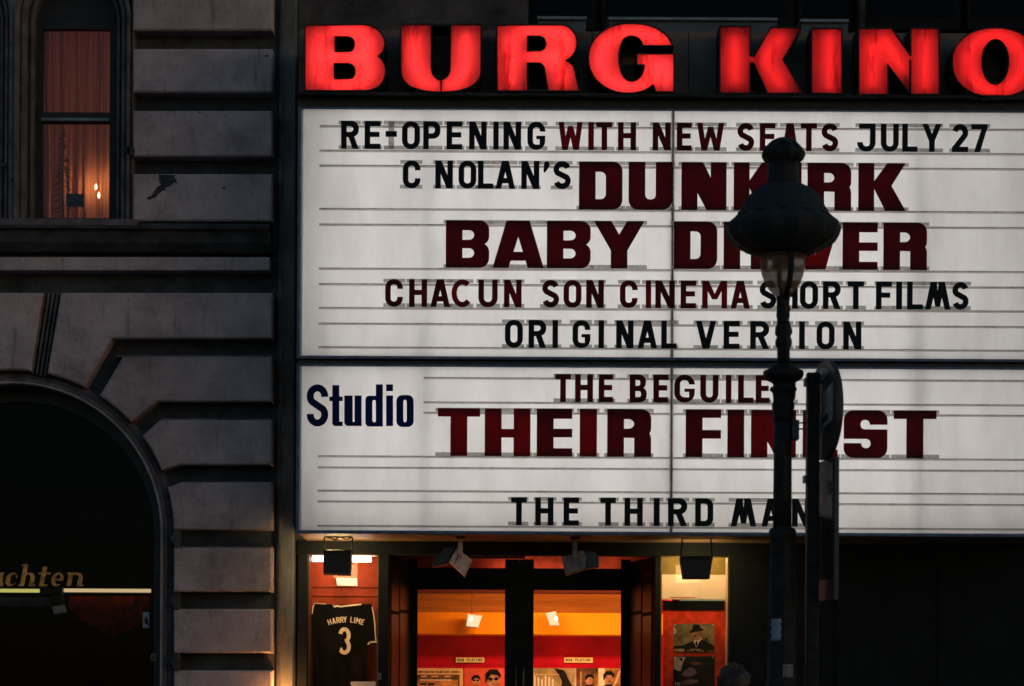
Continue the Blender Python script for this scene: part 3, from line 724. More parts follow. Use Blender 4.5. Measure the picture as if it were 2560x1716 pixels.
MB().tube([(*XZ(155, 1484, .46),)] and [(X(155, 1484, .46), .45, Z(155, 1484, .46)), (X(158, 1512, .46), .45, Z(158, 1512, .46))], .004, 6).obj('arm', M['gold'], cy_)
bb = thing('shop_shelf_board', 'dim grey board below the strip light on the left of the shop window', 'board', (X(60, 1515, .5), .5, Z(60, 1515, .5)))
wb(-330, 130, 1492, 1514, .47, .49).obj('board', M['mould_dark'], bb); wb(-330, 130, 1514, 1516, .465, .49).obj('lip', M['near_black'], bb)
# red scarf
sc = MB(); out = [(170, 1492), (376, 1492), (372, 1535), (350, 1562), (318, 1577), (284, 1594), (250, 1575), (205, 1552), (180, 1525)]
n_ = 26; vs = []; fs = []
def yb(px):
    for a, b in zip([(160, 1510), (180, 1527), (205, 1552), (250, 1575), (284, 1594)], [(180, 1527), (205, 1552), (250, 1575), (284, 1594), (284.1, 1594)]):
        if a[0] <= px <= b[0]: return a[1] + (b[1] - a[1]) * (px - a[0]) / (b[0] - a[0])
    for a, b in zip([(284, 1594), (318, 1577), (350, 1562), (366, 1535)], [(318, 1577), (350, 1562), (366, 1535), (380, 1500)]):
        if a[0] <= px <= b[0]: return a[1] + (b[1] - a[1]) * (px - a[0]) / (b[0] - a[0])
    return 1510
for i in range(n_ * 2 + 1):
    px = 172 + (374 - 172) * i / (n_ * 2)
    for j in range(9):
        py = 1491 + (yb(px) - 1491) * j / 8; y = .55 + .018 * math.sin(i * .75) + .006 * math.sin(i * 1.9 + j)
        vs.append((X(px, py, .55), y, Z(px, py, .55)))
for i in range(n_ * 2):
    for j in range(8): a = i * 9 + j; fs.append((a, a + 1, a + 10, a + 9))
sc.add(vs, fs, True)
tag(sc.obj('scarf', mat('red_patterned_cloth', (.45, .035, .02), .9, col2=(.03, .02, .015), scale=14, spec=.03)), 'dark red patterned scarf hanging to a point beneath the strip light', 'scarf')
nt_ = thing('notice', 'small white notice with a dark bird shape at the right of the shop window', 'notice', (X(365, 1570, .18), .18, Z(365, 1570, .18)))
wb(357, 373, 1531, 1570, .175, .18).obj('card', mat('grey_notice', (.40, .42, .45), .6), nt_)
MB().prism(poly([(361, 1546), (366, 1543), (370, 1549), (370, 1558), (373, 1564), (366, 1562), (361, 1556)], .173), .172, .175).obj('emblem', M['print'], nt_)
nt2 = thing('sticker', 'tiny dim yellow sticker low on the shop window frame', 'sticker', (X(384, 1652, .11), .11, Z(384, 1652, .11)))
wb(377, 391, 1635, 1652, .108, .112).obj('card', mat('yellow_sticker', (.25, .2, .07), .6), nt2)
wb(380, 382, 1638, 1649, .106, .108).obj('mark', M['print'], nt2); wb(385, 388, 1638, 1649, .106, .108).obj('mark', M['print'], nt2)

# ================================================================== CINEMA BUILDING
YM = -0.75
cb = thing('cinema_building', 'dark cinema front with glazed double doors below and unlit windows above the sign', 'building', (0.4, 0.3, 0))
M['upper_frame'] = mat('near_black_window_paint', (.010, .012, .014), .8, spec=.1)
# upper wall with the dark window band, ledges in front of it
up = MB()
wb(737, 1318, -330, 1388, .02, .4, .02, mb=up); up.obj('upper_wall', M['upper'], cb)
for i, (a, b) in enumerate(((1318, 1500), (1520, 1950), (2000, 2122), (2150, 2700))):
    pass
wb(1318, 2800, -330, 1388, .30, .4, .30).obj('upper_wall_recess', M['black_matt'], cb)
for a, b in ((1320, 1490), (1505, 1985), (1998, 2130), (2165, 2400), (2420, 2700)):
    f = wb(a, b, -330, 74, .16, .22, .16).obj('window', M['upper_frame'], cb)
    wb(a + 14, b - 14, -318, 40, .150, .158, .15).obj('pane', glass('upper_pane', tint=(.4, .42, .45), refl=.25), f)
wb(2152, 2164, -330, 70, .05, .3, .05).obj('upper_pier', M['upper'], cb)
for a, b, y in ((1343, 1467, 41), (1520, 1944, 43.5), (2001, 2122, 48)):
    t = thing('window_ledge_cover', {1343: 'short bluish metal ledge above the gap between the second and third red letters', 1520: 'long bluish metal ledge running above the sign between the fourth and fifth red letters', 2001: 'short dim metal ledge above the sixth red letter'}[a], 'ledge', (X((a + b) / 2, 60, -.1), -.1, Z((a + b) / 2, 80, -.1)), 'metal ledges above the sign')
    wb(a, b, y, y + 7, -.18, .16, -.18).obj('lip', M['ledge'], t)
    wb(a + 2, b - 2, y + 7, 120, -.15, .15, -.15).obj('face', mat('ledge_face', (.06, .09, .12), .6), t)

# fascia behind the red letters: sheet by sheet
fas = thing('sign_fascia', 'dark brown sheet fascia carrying the red glowing letters above the white sign', 'fascia', (X(1690, 260, -.6), -.6, Z(1690, 260, -.6)))
seams = [746, 1000, 1240, 1480, 1721, 1961, 2200, 2440, 2640]
zt, zb = Z(1500, 75 + 3.8, -.6), Z(1500, 246, -.6)
for a, b in zip(seams, seams[1:]):
    MB().box(X(a, 160, -.6) + .003, X(b, 160, -.6) - .003, -.60, -.585, zb, zt, .002).obj('fascia_sheet', M['brownpanel'], fas)
MB().box(X(746, 160, -.6), X(2640, 160, -.6), -.584, .02, zb, zt - .01).obj('fascia_box', M['black'], fas)
MB().box(X(744, 250, YM), X(2640, 250, YM), YM - .0, -.1, Z(1500, 275.5, YM), Z(1500, 243, YM)).obj('beam', M['black'], fas)
MB().box(X(744, 250, YM), X(2640, 250, YM), YM - .11, YM - .0, Z(1500, 243, YM - .06), Z(1500, 238, YM - .06)).obj('drip_lip', M['black_matt'], fas)

# ------------------------------------------------------------------ the two light boxes
XL_, XR_ = X(755, 800, YM), X(2640, 800, YM)
def lightbox(name, label, ztop, zbot, fr_top, fr_bot, rails, ntubes):
    t = thing(name, label, 'lightbox sign', ((XL_ + XR_) / 2, -.5, zbot), 'white letter boards of the cinema sign')
    D0, D1 = YM, -.46
    bx = MB(); e = .02
    bx.box(XL_, XR_, D1, D1 + .02, zbot, ztop); bx.box(XL_ - .012, XL_, D0 + .004, D1, zbot, ztop); bx.box(XR_, XR_ + .012, D0 + .004, D1, zbot, ztop)
    bx.box(XL_, XR_, D0 + .02, D1, ztop, ztop + .008); bx.box(XL_, XR_, D0 + .02, D1, zbot - .008, zbot)
    bx.obj('box_lining', M['boxwhite'], t)
    ribs = [1065, 1680, 2296]
    xs = [XL_] + [X(1680, 800, YM)] + [XR_]
    for a, b in zip(xs, xs[1:]):
        MB().box(a + .002, b - .002, D0, D0 + .004, zbot, ztop).obj('acrylic_panel', M['panel'], t)
    jx = X(1680, 800, YM)
    MB().box(jx - .011, jx + .011, D0 - .006, D0 + .02, zbot, ztop).obj('joint_strip', M['rail'], t)
    MB().box(jx - .0035, jx + .0035, D0 - .012, D0 - .006, zbot, ztop).obj('joint_bead', M['black'], t)
    for r in (1065, 2296):
        q = X(r, 800, YM); MB().box(q - .006, q + .006, D0 + .03, D0 + .05, zbot + .002, ztop - .002).obj('inner_rib', M['boxwhite'], t)
    ends = [XL_ + .10, X(1065, 800, YM), jx, X(2296, 800, YM), XR_ - .05]
    for i in range(ntubes):
        z = zbot + (ztop - zbot) * (i + .5) / ntubes
        for a, b, mt_ in zip(ends, ends[1:], (M['tube'], M['tube'], M['tube'], M['tube_tired'])):
            MB().tube([(a + .03, D1 - .06, z), (b - .03, D1 - .06, z)], .016, 8).obj('tube', mt_, t)
    fx0, fx1 = X(742, 900, YM), XR_ + .03
    f0, f1 = D0 - .02, -.44
    MB().box(fx0, XL_ - .012, f0, f1, fr_bot, fr_top, .004).obj('frame', M['bluemetal'], t)
    MB().box(XR_ + .012, fx1, f0, f1, fr_bot, fr_top, .004).obj('frame', M['bluemetal'], t)
    MB().box(XL_ - .012, XR_ + .012, f0, D0 + .02, ztop, fr_top, .003).obj('frame', M['bluemetal'], t)
    MB().box(XL_ - .012, XR_ + .012, f0, D0 + .02, fr_bot, zbot, .003).obj('frame', M['bluemetal'], t)
    for px0, z in rails:
        r = MB(); xa = X(px0, 800, YM)
        for (a, b) in ((xa, jx - .01), (jx + .01, XR_ - .12)):
            r.box(a, b, D0 - .013, D0 - .001, z - .009, z + .006)
        ro = r.obj('letter_rail', M['railclear'], t); g_ = MB()
        for (a, b) in ((xa, jx - .01), (jx + .01, XR_ - .12)): g_.box(a, b, D0 - .0155, D0 - .0132, z - .0005, z + .0035)
        g_.obj('rail_lip', M['rail'], ro)
    return t
def zr(y, x=800): return Z(x, y, YM)
U_T, U_B = zr(278, 1660), zr(895, 1660); L_T, L_B = zr(920.5, 1660), zr(1331, 1660)
up_rails = [(797, zr(y)) for y in (316.5, 377.5, 415, 523, 562, 672, 711, 770.5, 809.5, 868.6)]
lo_rails = [(1060, zr(944)), (1060, zr(1005)), (1060, zr(1031)), (797, zr(1141)), (797, zr(1169)), (797, zr(1227)), (797, zr(1254)), (797, zr(1315))]
ub = lightbox('upper_light_box', 'tall white backlit board with five lines of black and dark red letters', U_T, U_B, U_T + .012, U_B - .022, up_rails, 7)
lb = lightbox('lower_light_box', 'lower white backlit board with navy printed word and three lines of letters', L_T, L_B, L_T + .016, L_B - .024, lo_rails, 5)
MB().box(XL_ - .03, XR_ + .02, YM + .01, -.44, U_B - .03, L_T + .02).obj('divider', M['black'], lb)

# printed navy word on the lower board
stt = thing('printed_word', 'navy printed word Studio on the lower white board', 'lettering', (X(850, 1070, YM), YM - .004, Z(850, 1070, YM)))
def sp_(x, y): return (x / 2.5424 + 740, y / 2.5424 + 880)
def put(adds, subs, par, m, Y, th=.0025, name='letter'):
    mb = MB(); solid(mb, [poly(p, Y) for p in adds], [poly(p, Y) for p in subs], Y - th, Y); return mb.obj(name, m, par)
def g2(x0, x1, yt, ybm, fn):
    (a, t), (b, bo) = sp_(x0, yt), sp_(x1, ybm); W_, H_ = b - a, bo - t
    A_, U_ = fn(W_, H_); cv = lambda p: [(a + x, bo - y) for x, y in p]
    put([cv(p) for p in A_], [cv(p) for p in U_], stt, M['navy'], YM - .002)
T_ = 17.5
g2(68, 205, 207, 475, lambda W, H: (stroke(arc(W * .5, H - T_ / 2 - H * .2, W / 2 - T_ / 2, H * .2, -4, 218, 16) + arc(W * .5, T_ / 2 + H * .2, W / 2 - T_ / 2, H * .2, 38, -184, 16), T_), []))
g2(212, 297, 212, 472, lambda W, H: ([rr(W * .22, 0, W * .22 + T_, H, 8, 0, 0, 0), rect(0, H * .61, W, H * .72), rr(W * .22, 0, W, H * .11, 8, 0, 0, 0)], []))
g2(307, 417, 278, 472, lambda W, H: ([rr(0, 0, T_ * 1.2, H, 10, 0, 0, 0), rect(W - T_, 0, W, H), rr(0, 0, W * .7, H * .13, 10, 8, 0, 0), rect(T_ * .5, H * .02, W - 2, H * .14)], []))
g2(441, 552, 207, 475, lambda W, H: ([rr(0, 0, W - 2, H * .73, 10, 0, 0, 10), rect(W - T_, 0, W, H)], [rr(T_, H * .10, W - T_, H * .63, 5, 4, 4, 5)]))
g2(573, 617, 278, 472, lambda W, H: ([rect(0, 0, W, H)], []))
g2(573, 617, 207, 250, lambda W, H: ([rect(0, 0, W, H)], []))
g2(638, 748, 275, 478, lambda W, H: ([rr(0, 0, W, H, 15, 15, 15, 15)], [rr(T_, H * .14, W - T_, H * .86, 6, 6, 6, 6)]))

# ------------------------------------------------------------------ changeable letters
CN = {'ink': 'black', 'inkbrown': 'brownish black', 'maroon': 'dark red', 'maroon2': 'dull red'}
ORD = ['first', 'second', 'third', 'fourth', 'fifth', 'sixth', 'seventh', 'eighth', 'ninth', 'tenth']
def line(words, o, sc, xref, yt, yb, t, fn, where, size, tabs=True, stem=None, bar=None):
    ztop, zbot = Z(xref, yt, YM), Z(xref, yb, YM); ym = (yt + yb) / 2; H_ = yb - yt
    for wi, (wname, lets) in enumerate(words):
        for li, L_ in enumerate(lets):
            ch, a, b, ox, col = L_[:5]; sub = L_[5] if len(L_) > 5 else None
            x0, x1 = a / sc + ox, b / sc + ox; W_ = x1 - x0; yy = ym + .0052 * (x0 - xref)
            q0 = X(x0, yy, YM); k = S(YM); hz = (ztop - zbot) / H_
            if fn is small: A_, U_ = small(ch, W_, H_, t)
            else: A_, U_ = big(ch, W_, H_, stem, bar)
            z0 = zbot
            if sub:
                h2 = sub[1] - sub[0]; A_, U_ = small(ch, W_, h2 * H_, t); z0 = zbot + sub[0] * H_ * hz
            cv = lambda p: [(q0 + x * k, z0 + y * hz) for x, y in p]
            shown = {'c': 'round C', 'm': 'splayed M', "'": 'apostrophe', '-': 'hyphen'}.get(ch, ch.upper())
            kind = 'sign' if ch in "'-" else 'letter'
            pos = ORD[li]
            lab = f"{size}{CN[col]} {shown}, {pos} in {wname}, {where}"
            t_ = thing('sign_letter', lab, 'letter', (q0 + W_ * k / 2, YM - .02, zbot), f'changeable letters, {where}')
            mb = MB(); solid(mb, [cv(p) for p in A_], [cv(p) for p in U_], YM - .026, YM - .020); mb.obj('glyph', M[col], t_)
            # clear carrier tabs above and below
            pad = 5.5 * k if fn is small else 6.5 * k; th = 9.5 * k; j = random.uniform(-2, 2) * k
            wl = q0 - pad + j; wr_ = q0 + W_ * k + pad + j
            if ch in "I'" and fn is small: wl -= 4 * k; wr_ += 4 * k
            for za, zb_ in ((ztop - th + 1.5 * k, ztop + 1.2 * k), (zbot - .5 * k, zbot + th - .5 * k)):
                if ch in "'" and za < zbot + .02: continue
                MB().box(wl, wr_, YM - .0185, YM - .0165, za, zb_).obj('clear_tab', M['tab'], t_)
            if ch == '-': MB().box(q0 + W_ * k * .25, q0 + W_ * k * .75, YM - .0185, YM - .0165, zbot, ztop).obj('clear_strip', M['tab'], t_)
K, B_, R_, D_ = 'ink', 'inkbrown', 'maroon', 'maroon2'
a1, s1, b1 = 720, 2.488, 1620
line([('the first word', [('R', 332, 442, a1, K), ('E', 478, 577, a1, K), ('-', 608, 678, a1, K, (.44, .64)), ('O', 710, 822, a1, K), ('P', 842, 948, a1, K), ('E', 987, 1085, a1, K), ('N', 1127, 1236, a1, K), ('I', 1277, 1311, a1, K), ('N', 1340, 1450, a1, K), ('G', 1489, 1600, a1, K)]),
      ('the second word', [('W', 1682, 1832, a1, D_), ('I', 1867, 1902, a1, D_), ('T', 1918, 2016, a1, R_), ('H', 2052, 2164, a1, R_)]),
      ('the third word', [('N', 28, 140, b1, B_), ('E', 178, 270, b1, B_), ('W', 303, 472, b1, R_)]),
      ('the fourth word', [('S', 555, 658, b1, B_), ('E', 693, 790, b1, R_), ('A', 832, 930, b1, R_), ('T', 948, 1048, b1, B_), ('S', 1077, 1180, b1, B_)]),
      ('the fifth word', [('J', 1298, 1412, b1, K), ('U', 1445, 1556, b1, K), ('L', 1578, 1672, b1, K), ('Y', 1702, 1822, b1, K)]),
      ('the closing number', [('2', 1887, 1987, b1, K), ('7', 2006, 2108, b1, K)])],
     None, s1, 1700, 309.3, 378.8, 13.8, small, 'top line of upper board', '')
a2, s2, b2 = 740, 2.5424, 1640
line([('the single initial', [('C', 680, 792, a2, K)]),
      ('the small second word', [('N', 886, 998, a2, K), ('O', 1034, 1146, a2, K), ('L', 1157, 1254, a2, K), ('A', 1268, 1393, a2, K), ('N', 1432, 1546, a2, K), ("'", 1572, 1611, a2, K, (.57, .99)), ('S', 1636, 1746, a2, K)])],
     None, s2, 1220, 404.6, 474, 13.8, small, 'second line of upper board', 'small ')
line([('the large word', [('D', 1798, 2074, a2, R_), ('U', 2113, 2391, a2, R_), ('N', 160, 446, b2, R_), ('K', 492, 785, b2, R_), ('I', 815, 922, b2, R_), ('R', 960, 1237, b2, R_), ('K', 1283, 1583, b2, R_)])],
     None, s2, 1850, 408.6, 527.4, 0, big, 'second line of upper board', 'large ', stem=41.5, bar=25)
line([('the first large word', [('B', 953, 1228, a2, R_), ('A', 1250, 1575, a2, R_), ('B', 1594, 1872, a2, R_), ('Y', 1893, 2213, a2, R_)]),
      ('the second large word', [('D', 112, 387, b2, R_), ('R', 428, 706, b2, R_), ('I', 738, 845, b2, R_), ('V', 862, 1160, b2, D_), ('E', 1183, 1405, b2, R_), ('R', 1442, 1718, b2, R_)])],
     None, s2, 1680, 555.8, 674, 0, big, 'third line of upper board', 'large ', stem=41.5, bar=24.5)
line([('the first word', [('C', 568, 680, a2, B_), ('H', 720, 834, a2, R_), ('A', 855, 980, a2, B_), ('c', 990, 1118, a2, D_), ('U', 1160, 1282, a2, R_), ('N', 1322, 1434, a2, R_)]),
      ('the second word', [('S', 1565, 1672, a2, B_), ('O', 1700, 1814, a2, R_), ('N', 1844, 1956, a2, B_)]),
      ('the third word', [('C', 2058, 2170, a2, R_), ('I', 2222, 2256, a2, D_), ('N', 2283, 2406, a2, B_), ('E', 155, 253, b2, R_), ('M', 292, 450, b2, D_), ('A', 472, 595, b2, R_)]),
      ('the fourth word', [('S', 657, 762, b2, K), ('H', 787, 898, b2, K), ('O', 912, 1027, b2, K), ('R', 1058, 1170, b2, K), ('T', 1216, 1318, b2, K)]),
      ('the fifth word', [('F', 1395, 1495, b2, K), ('I', 1523, 1560, b2, K), ('L', 1592, 1692, b2, K), ('m', 1706, 1867, b2, K), ('S', 1880, 1982, b2, K)])],
     None, s2, 1640, 703.2, 772.2, 13.8, small, 'fourth line of upper board', '')
line([('the first word', [('O', 1328, 1442, a2, K), ('R', 1478, 1590, a2, K), ('I', 1630, 1665, a2, K), ('G', 1757, 1870, a2, K), ('I', 1922, 1957, a2, K), ('N', 2034, 2144, a2, K), ('A', 2170, 2294, a2, K), ('L', 32, 130, b2, K)]),
      ('the second word', [('V', 252, 380, b2, K), ('E', 428, 530, b2, K), ('R', 597, 717, b2, K), ('S', 755, 858, b2, K), ('I', 907, 943, b2, K), ('O', 1018, 1132, b2, K), ('N', 1187, 1302, b2, K)])],
     None, s2, 1700, 803.8, 873.2, 13.8, small, 'bottom line of upper board', '')
def dn(ls, dy=0): return ls
line([('the first word', [('T', 1647, 1747, a2, R_), ('H', 1773, 1887, a2, R_), ('E', 1923, 2015, a2, R_)]),
      ('the second word', [('B', 2120, 2228, a2, B_), ('E', 2270, 2365, a2, R_), ('G', 115, 245, b2, B_), ('U', 280, 395, b2, R_), ('I', 442, 477, b2, R_), ('L', 520, 617, b2, R_), ('E', 632, 720, b2, R_), ('D', 768, 885, b2, R_)])],
     None, s2, 1640, 938.2, 1007.6, 14.2, small, 'top line of lower board', '')
line([('the first large word', [('T', 902, 1170, a2, D_), ('H', 1200, 1490, a2, D_), ('E', 1530, 1755, a2, R_), ('I', 1803, 1912, a2, D_), ('R', 1977, 2256, a2, R_)]),
      ('the second large word', [('F', 187, 411, b2, R_), ('I', 452, 558, b2, R_), ('N', 602, 887, b2, D_), ('E', 930, 1152, b2, D_), ('S', 1190, 1467, b2, R_), ('T', 1507, 1778, b2, R_)])],
     None, s2, 1660, 1024.8, 1143.6, 0, big, 'middle line of lower board', 'large ', stem=42, bar=25)
line([('the first word', [('T', 1367, 1467, a2, K), ('H', 1520, 1636, a2, K), ('E', 1700, 1798, a2, K)]),
      ('the second word', [('T', 1933, 2032, a2, K), ('H', 2087, 2203, a2, K), ('I', 2272, 2310, a2, K), ('R', 75, 197, b2, K), ('D', 247, 362, b2, K)]),
      ('the third word', [('m', 473, 635, b2, K), ('A', 668, 790, b2, K), ('N', 862, 978, b2, K)])],
     None, s2, 1640, 1246.4, 1316.2, 14.2, small, 'bottom line of lower board', '')

# ------------------------------------------------------------------ the glowing red letters
YL = -0.86; YLB = -0.62
s3 = 4.678
HL = [
 ('B', 'first', [path2('M205,210 L880,205 C1050,215 1128,330 1128,430 C1128,500 1085,545 1045,572 C1100,600 1137,670 1137,750 C1137,880 1040,968 880,968 L205,968', s3, s3, 720, 20)],
  [path2('M545,338 L700,338 C760,345 783,385 783,428 C783,480 755,520 700,520 L545,520', s3, s3, 720, 20), path2('M538,650 L700,650 C765,655 790,700 790,745 C790,800 760,836 700,836 L538,836', s3, s3, 720, 20)],
  [[(797, 85), (797, 208)], [(828, 79), (895, 80), (922, 95), (922, 122), (900, 141), (815, 142)], [(900, 146), (925, 165), (922, 195), (895, 211), (825, 212)]]),
 ('U', 'second', [path2('M1327,205 L1670,205 L1670,700 C1672,790 1720,845 1785,850 C1850,845 1905,790 1905,700 L1910,205 L2252,205 L2252,740 C2250,900 2080,985 1790,985 C1490,985 1327,900 1327,740', s3, s3, 720, 20)],
  [rect(1101.5, 195, 1104.5, 240)],
  [[(1037, 84), (1037, 175), (1054, 203), (1092, 215)], [(1164, 84), (1164, 175), (1148, 203), (1112, 216)]]),
 ('R', 'third', [path2('M1302,162 L1700,160 C1760,165 1793,215 1793,268 C1793,320 1765,360 1725,380 C1770,400 1775,420 1780,440 L1808,566 L1622,566 L1600,440 C1595,405 1575,392 1550,392 L1485,392 L1485,566 L1305,566', 2.488, 2.488, 720, 0)],
  [path2('M1487,226 L1560,226 C1590,228 1606,250 1606,275 C1606,303 1590,322 1560,322 L1487,322', 2.488, 2.488, 720, 0)],
  [[(1277, 80), (1277, 216)], [(1300, 78), (1390, 78), (1422, 95), (1422, 120), (1400, 140), (1320, 144)], [(1390, 148), (1402, 175), (1410, 216)]]),
 ('G', 'fourth', [path2('M2389,285 C2350,190 2250,150 2130,150 C1975,150 1872,240 1872,365 C1872,490 1975,580 2115,580 C2190,580 2245,555 2270,525 L2290,572 L2397,572 L2397,340 L2172,340 L2172,405 L2220,405 C2218,460 2190,512 2130,512 C2080,505 2055,440 2055,365 C2055,285 2080,225 2130,225 C2175,225 2205,250 2208,285', 2.488, 2.488, 720, 0)], [],
  [[(1668, 106), (1640, 92), (1600, 84), (1560, 84), (1525, 96), (1505, 120), (1498, 148), (1508, 182), (1535, 210), (1570, 219), (1605, 212), (1630, 195), (1642, 160), (1610, 150)], [(1665, 150), (1665, 215)]]),
 ('K', 'fifth', [path2('M450,170 L632,170 L632,580 L450,580', 2.488, 2.488, 1620, 0), path2('M765,176 L948,178 L835,372 L955,580 L745,580 L652,375', 2.488, 2.488, 1620, 0), path2('M628,355 L664,355 L664,392 L628,392', 2.488, 2.488, 1620, 0)], [],
  [[(1837, 90), (1837, 212)], [(1958, 85), (1908, 150), (1960, 220)]]),
 ('I', 'sixth', [path2('M1020,183 L1203,183 L1203,583 L1020,580', 2.488, 2.488, 1620, 0)], [],
  [[(2074, 84), (2074, 224)]]),
 ('N', 'seventh', [path2('M1312,182 L1513,182 L1628,352 L1637,352 L1637,180 L1806,182 L1808,588 L1632,586 L1488,400 L1488,588 L1314,588', 2.488, 2.488, 1620, 0)], [rect(2274.5, 150, 2276, 245)],
  [[(2182, 95), (2182, 222)], [(2205, 92), (2262, 182)], [(2312, 86), (2312, 226)]]),
 ('O', 'eighth', [[(2488 + 107 * math.copysign(abs(math.cos(a)) ** .92, math.cos(a)), 157.4 - 85.5 * math.copysign(abs(math.sin(a)) ** .92, math.sin(a))) for a in [2 * PI * i / 56 for i in range(56)]]],
  [[(2488 + 34.5 * math.cos(a), 156 - 57 * math.sin(a)) for a in [2 * PI * i / 36 for i in range(36)]]],
  [[(2488 + 70 * math.cos(a), 157 - 70 * math.sin(a)) for a in [2 * PI * i / 28 for i in range(29)]]]),
]
for ch, o_, A_, U_, tubes in HL:
    xs = [p[0] for q in A_ for p in q]
    t_ = thing('glowing_letter', f'big glowing red letter {ch}, {o_} of the row on top of the sign', 'letter', (X(sum(xs) / len(xs), 150, YL), -.72, Z(1600, 236, YL)), 'glowing red letters on top of the sign')
    ad = [poly(p, YL) for p in A_]; su = [poly(p, YL) for p in U_]
    ad = [p if area(p) > 0 else p[::-1] for p in ad]; su = [p if area(p) > 0 else p[::-1] for p in su]
    mb = MB(); solid(mb, ad, su, YL, YL + .004); mb.obj('face', M['red'], t_)
    tv, tf = fill(ad, su); rim = MB(); lin = MB()
    for lp_ in loops(tv, tf):
        o2 = offset(lp_, .0085); n = len(lp_)
        vs = [(x, YL - .014, z) for x, z in o2] + [(x, YL - .014, z) for x, z in lp_] + [(x, YLB, z) for x, z in o2] + [(x, YLB, z) for x, z in lp_]
        fs = []
        for i in range(n):
            j = (i + 1) % n
            fs += [(i, j, n + j, n + i), (2 * n + i, 2 * n + j, j, i)]
        rim.add(vs, fs)
        lin.add([(x, YL - .0138, z) for x, z in offset(lp_, .0004)] + [(x, YLB, z) for x, z in offset(lp_, .0004)], [(i, (i + 1) % n, n + (i + 1) % n, n + i) for i in range(n)])
    rim.obj('return', M['black_matt'], t_)
    lin.obj('inner_return', M['lining'], t_)
    bk = MB(); solid(bk, ad, su, YLB - .01, YLB); bk.obj('back_plate', M['lining'], t_)
    for q in tubes:
        MB().tube([(X(x, y, YL), YL + .065, Z(x, y, YL)) for x, y in q], .0085, 6).obj('neon_tube', M['neon'] if ch in 'BURG' else M['neondim'], t_)

# ================================================================== SHOPFRONT UNDER THE SIGN
zs = L_B - .02                                             # underside of the sign
MB().box(XL_ - .03, XR_, YM + .03, .02, zs + .0, zs + .03).obj('soffit', mat('brown_soffit_board', (.24, .17, .08), .55, var=.2, scale=5), cb)
M['front'] = mat('black_shopfront_metal', (0.008, 0.011, 0.013), 0.7, var=.2, scale=4, spec=.1)
zh = Z(1280, 1388, 0)
MB().box(X(744, 1370, 0), X(2800, 1370, 0), 0, .12, zh, zs).obj('door_header', M['front'], cb)
for a, b in ((744, 769), (946, 972), (1637, 1651)):
    MB().box(X(a, 1500, 0), X(b, 1500, 0), -.012, .10, 0, zh, .004).obj('front_post', M['front'], cb)
MB().box(X(1824, 1500, 0), X(2800, 1500, 0), -.004, .10, 0, zh).obj('front_wall', M['front'], cb)
for a in (1836, 2090, 2345):
    MB().box(X(a, 1500, 0), X(a + 240, 1500, 0), -.016, -.004, .12, zh - .04, .004).obj('wall_panel', M['front'], cb)
# splayed reveals
def quad_wall(name, xa, ya, xb, yb, z0, z1, m, th=.02):
    dx, dy = xb - xa, yb - ya; l = math.hypot(dx, dy); nx, ny = dy / l * th, -dx / l * th
    v = [(xa, ya), (xb, yb), (xb + nx, yb + ny), (xa + nx, ya + ny)]
    vs = [(x, y, z) for z in (z0, z1) for x, y in v]
    return MB().add(vs, [(0, 3, 2, 1), (4, 5, 6, 7), (0, 1, 5, 4), (1, 2, 6, 5), (2, 3, 7, 6), (3, 0, 4, 7)]).obj(name, m, cb)
YD = .8
xl0, xl1 = X(971, 1550, .1), X(1026, 1550, YD); xr0, xr1 = X(1637, 1550, .1), X(1572, 1550, YD)
quad_wall('reveal', xl0, .1, xl1, YD, 0, zh, M['front'], -.03)
quad_wall('reveal', xr0, .1, xr1, YD, 0, zh, M['front'], .03)
M['gloss'] = mat('gloss_black_olive_reflection', (.012, .010, .001), .35, var=.3, scale=5, spec=.4)  # olive tint puts yellow-green reflections into the black gloss colour
M['glossred'] = mat('glossy_maroon_enamel', (.012, .002, .003), .4, var=.3, scale=5, spec=.3)
def rev(xa, ya, xb, yb, f0, f1, z0, z1, m, side):
    e = .004 * side
    quad_wall('reveal_panel', xa + (xb - xa) * f0 + e, ya + (yb - ya) * f0, xa + (xb - xa) * f1 + e, ya + (yb - ya) * f1, z0, z1, m, .002 * -side)
zmid = Z(1000, 1530, .5)
for xa, xb, sd_ in ((xl0, xl1, 1), (xr0, xr1, -1)):
    rev(xa, .1, xb, YD, .12, .44, zmid, zh - .10, M['gloss'], sd_); rev(xa, .1, xb, YD, .50, .90, zmid + .02, zh - .16, M['gloss'], sd_)
    rev(xa, .1, xb, YD, .12, .44, .3, zmid - .03, M['glossred'], sd_); rev(xa, .1, xb, YD, .50, .90, .3, zmid - .01, M['glossred'], sd_)
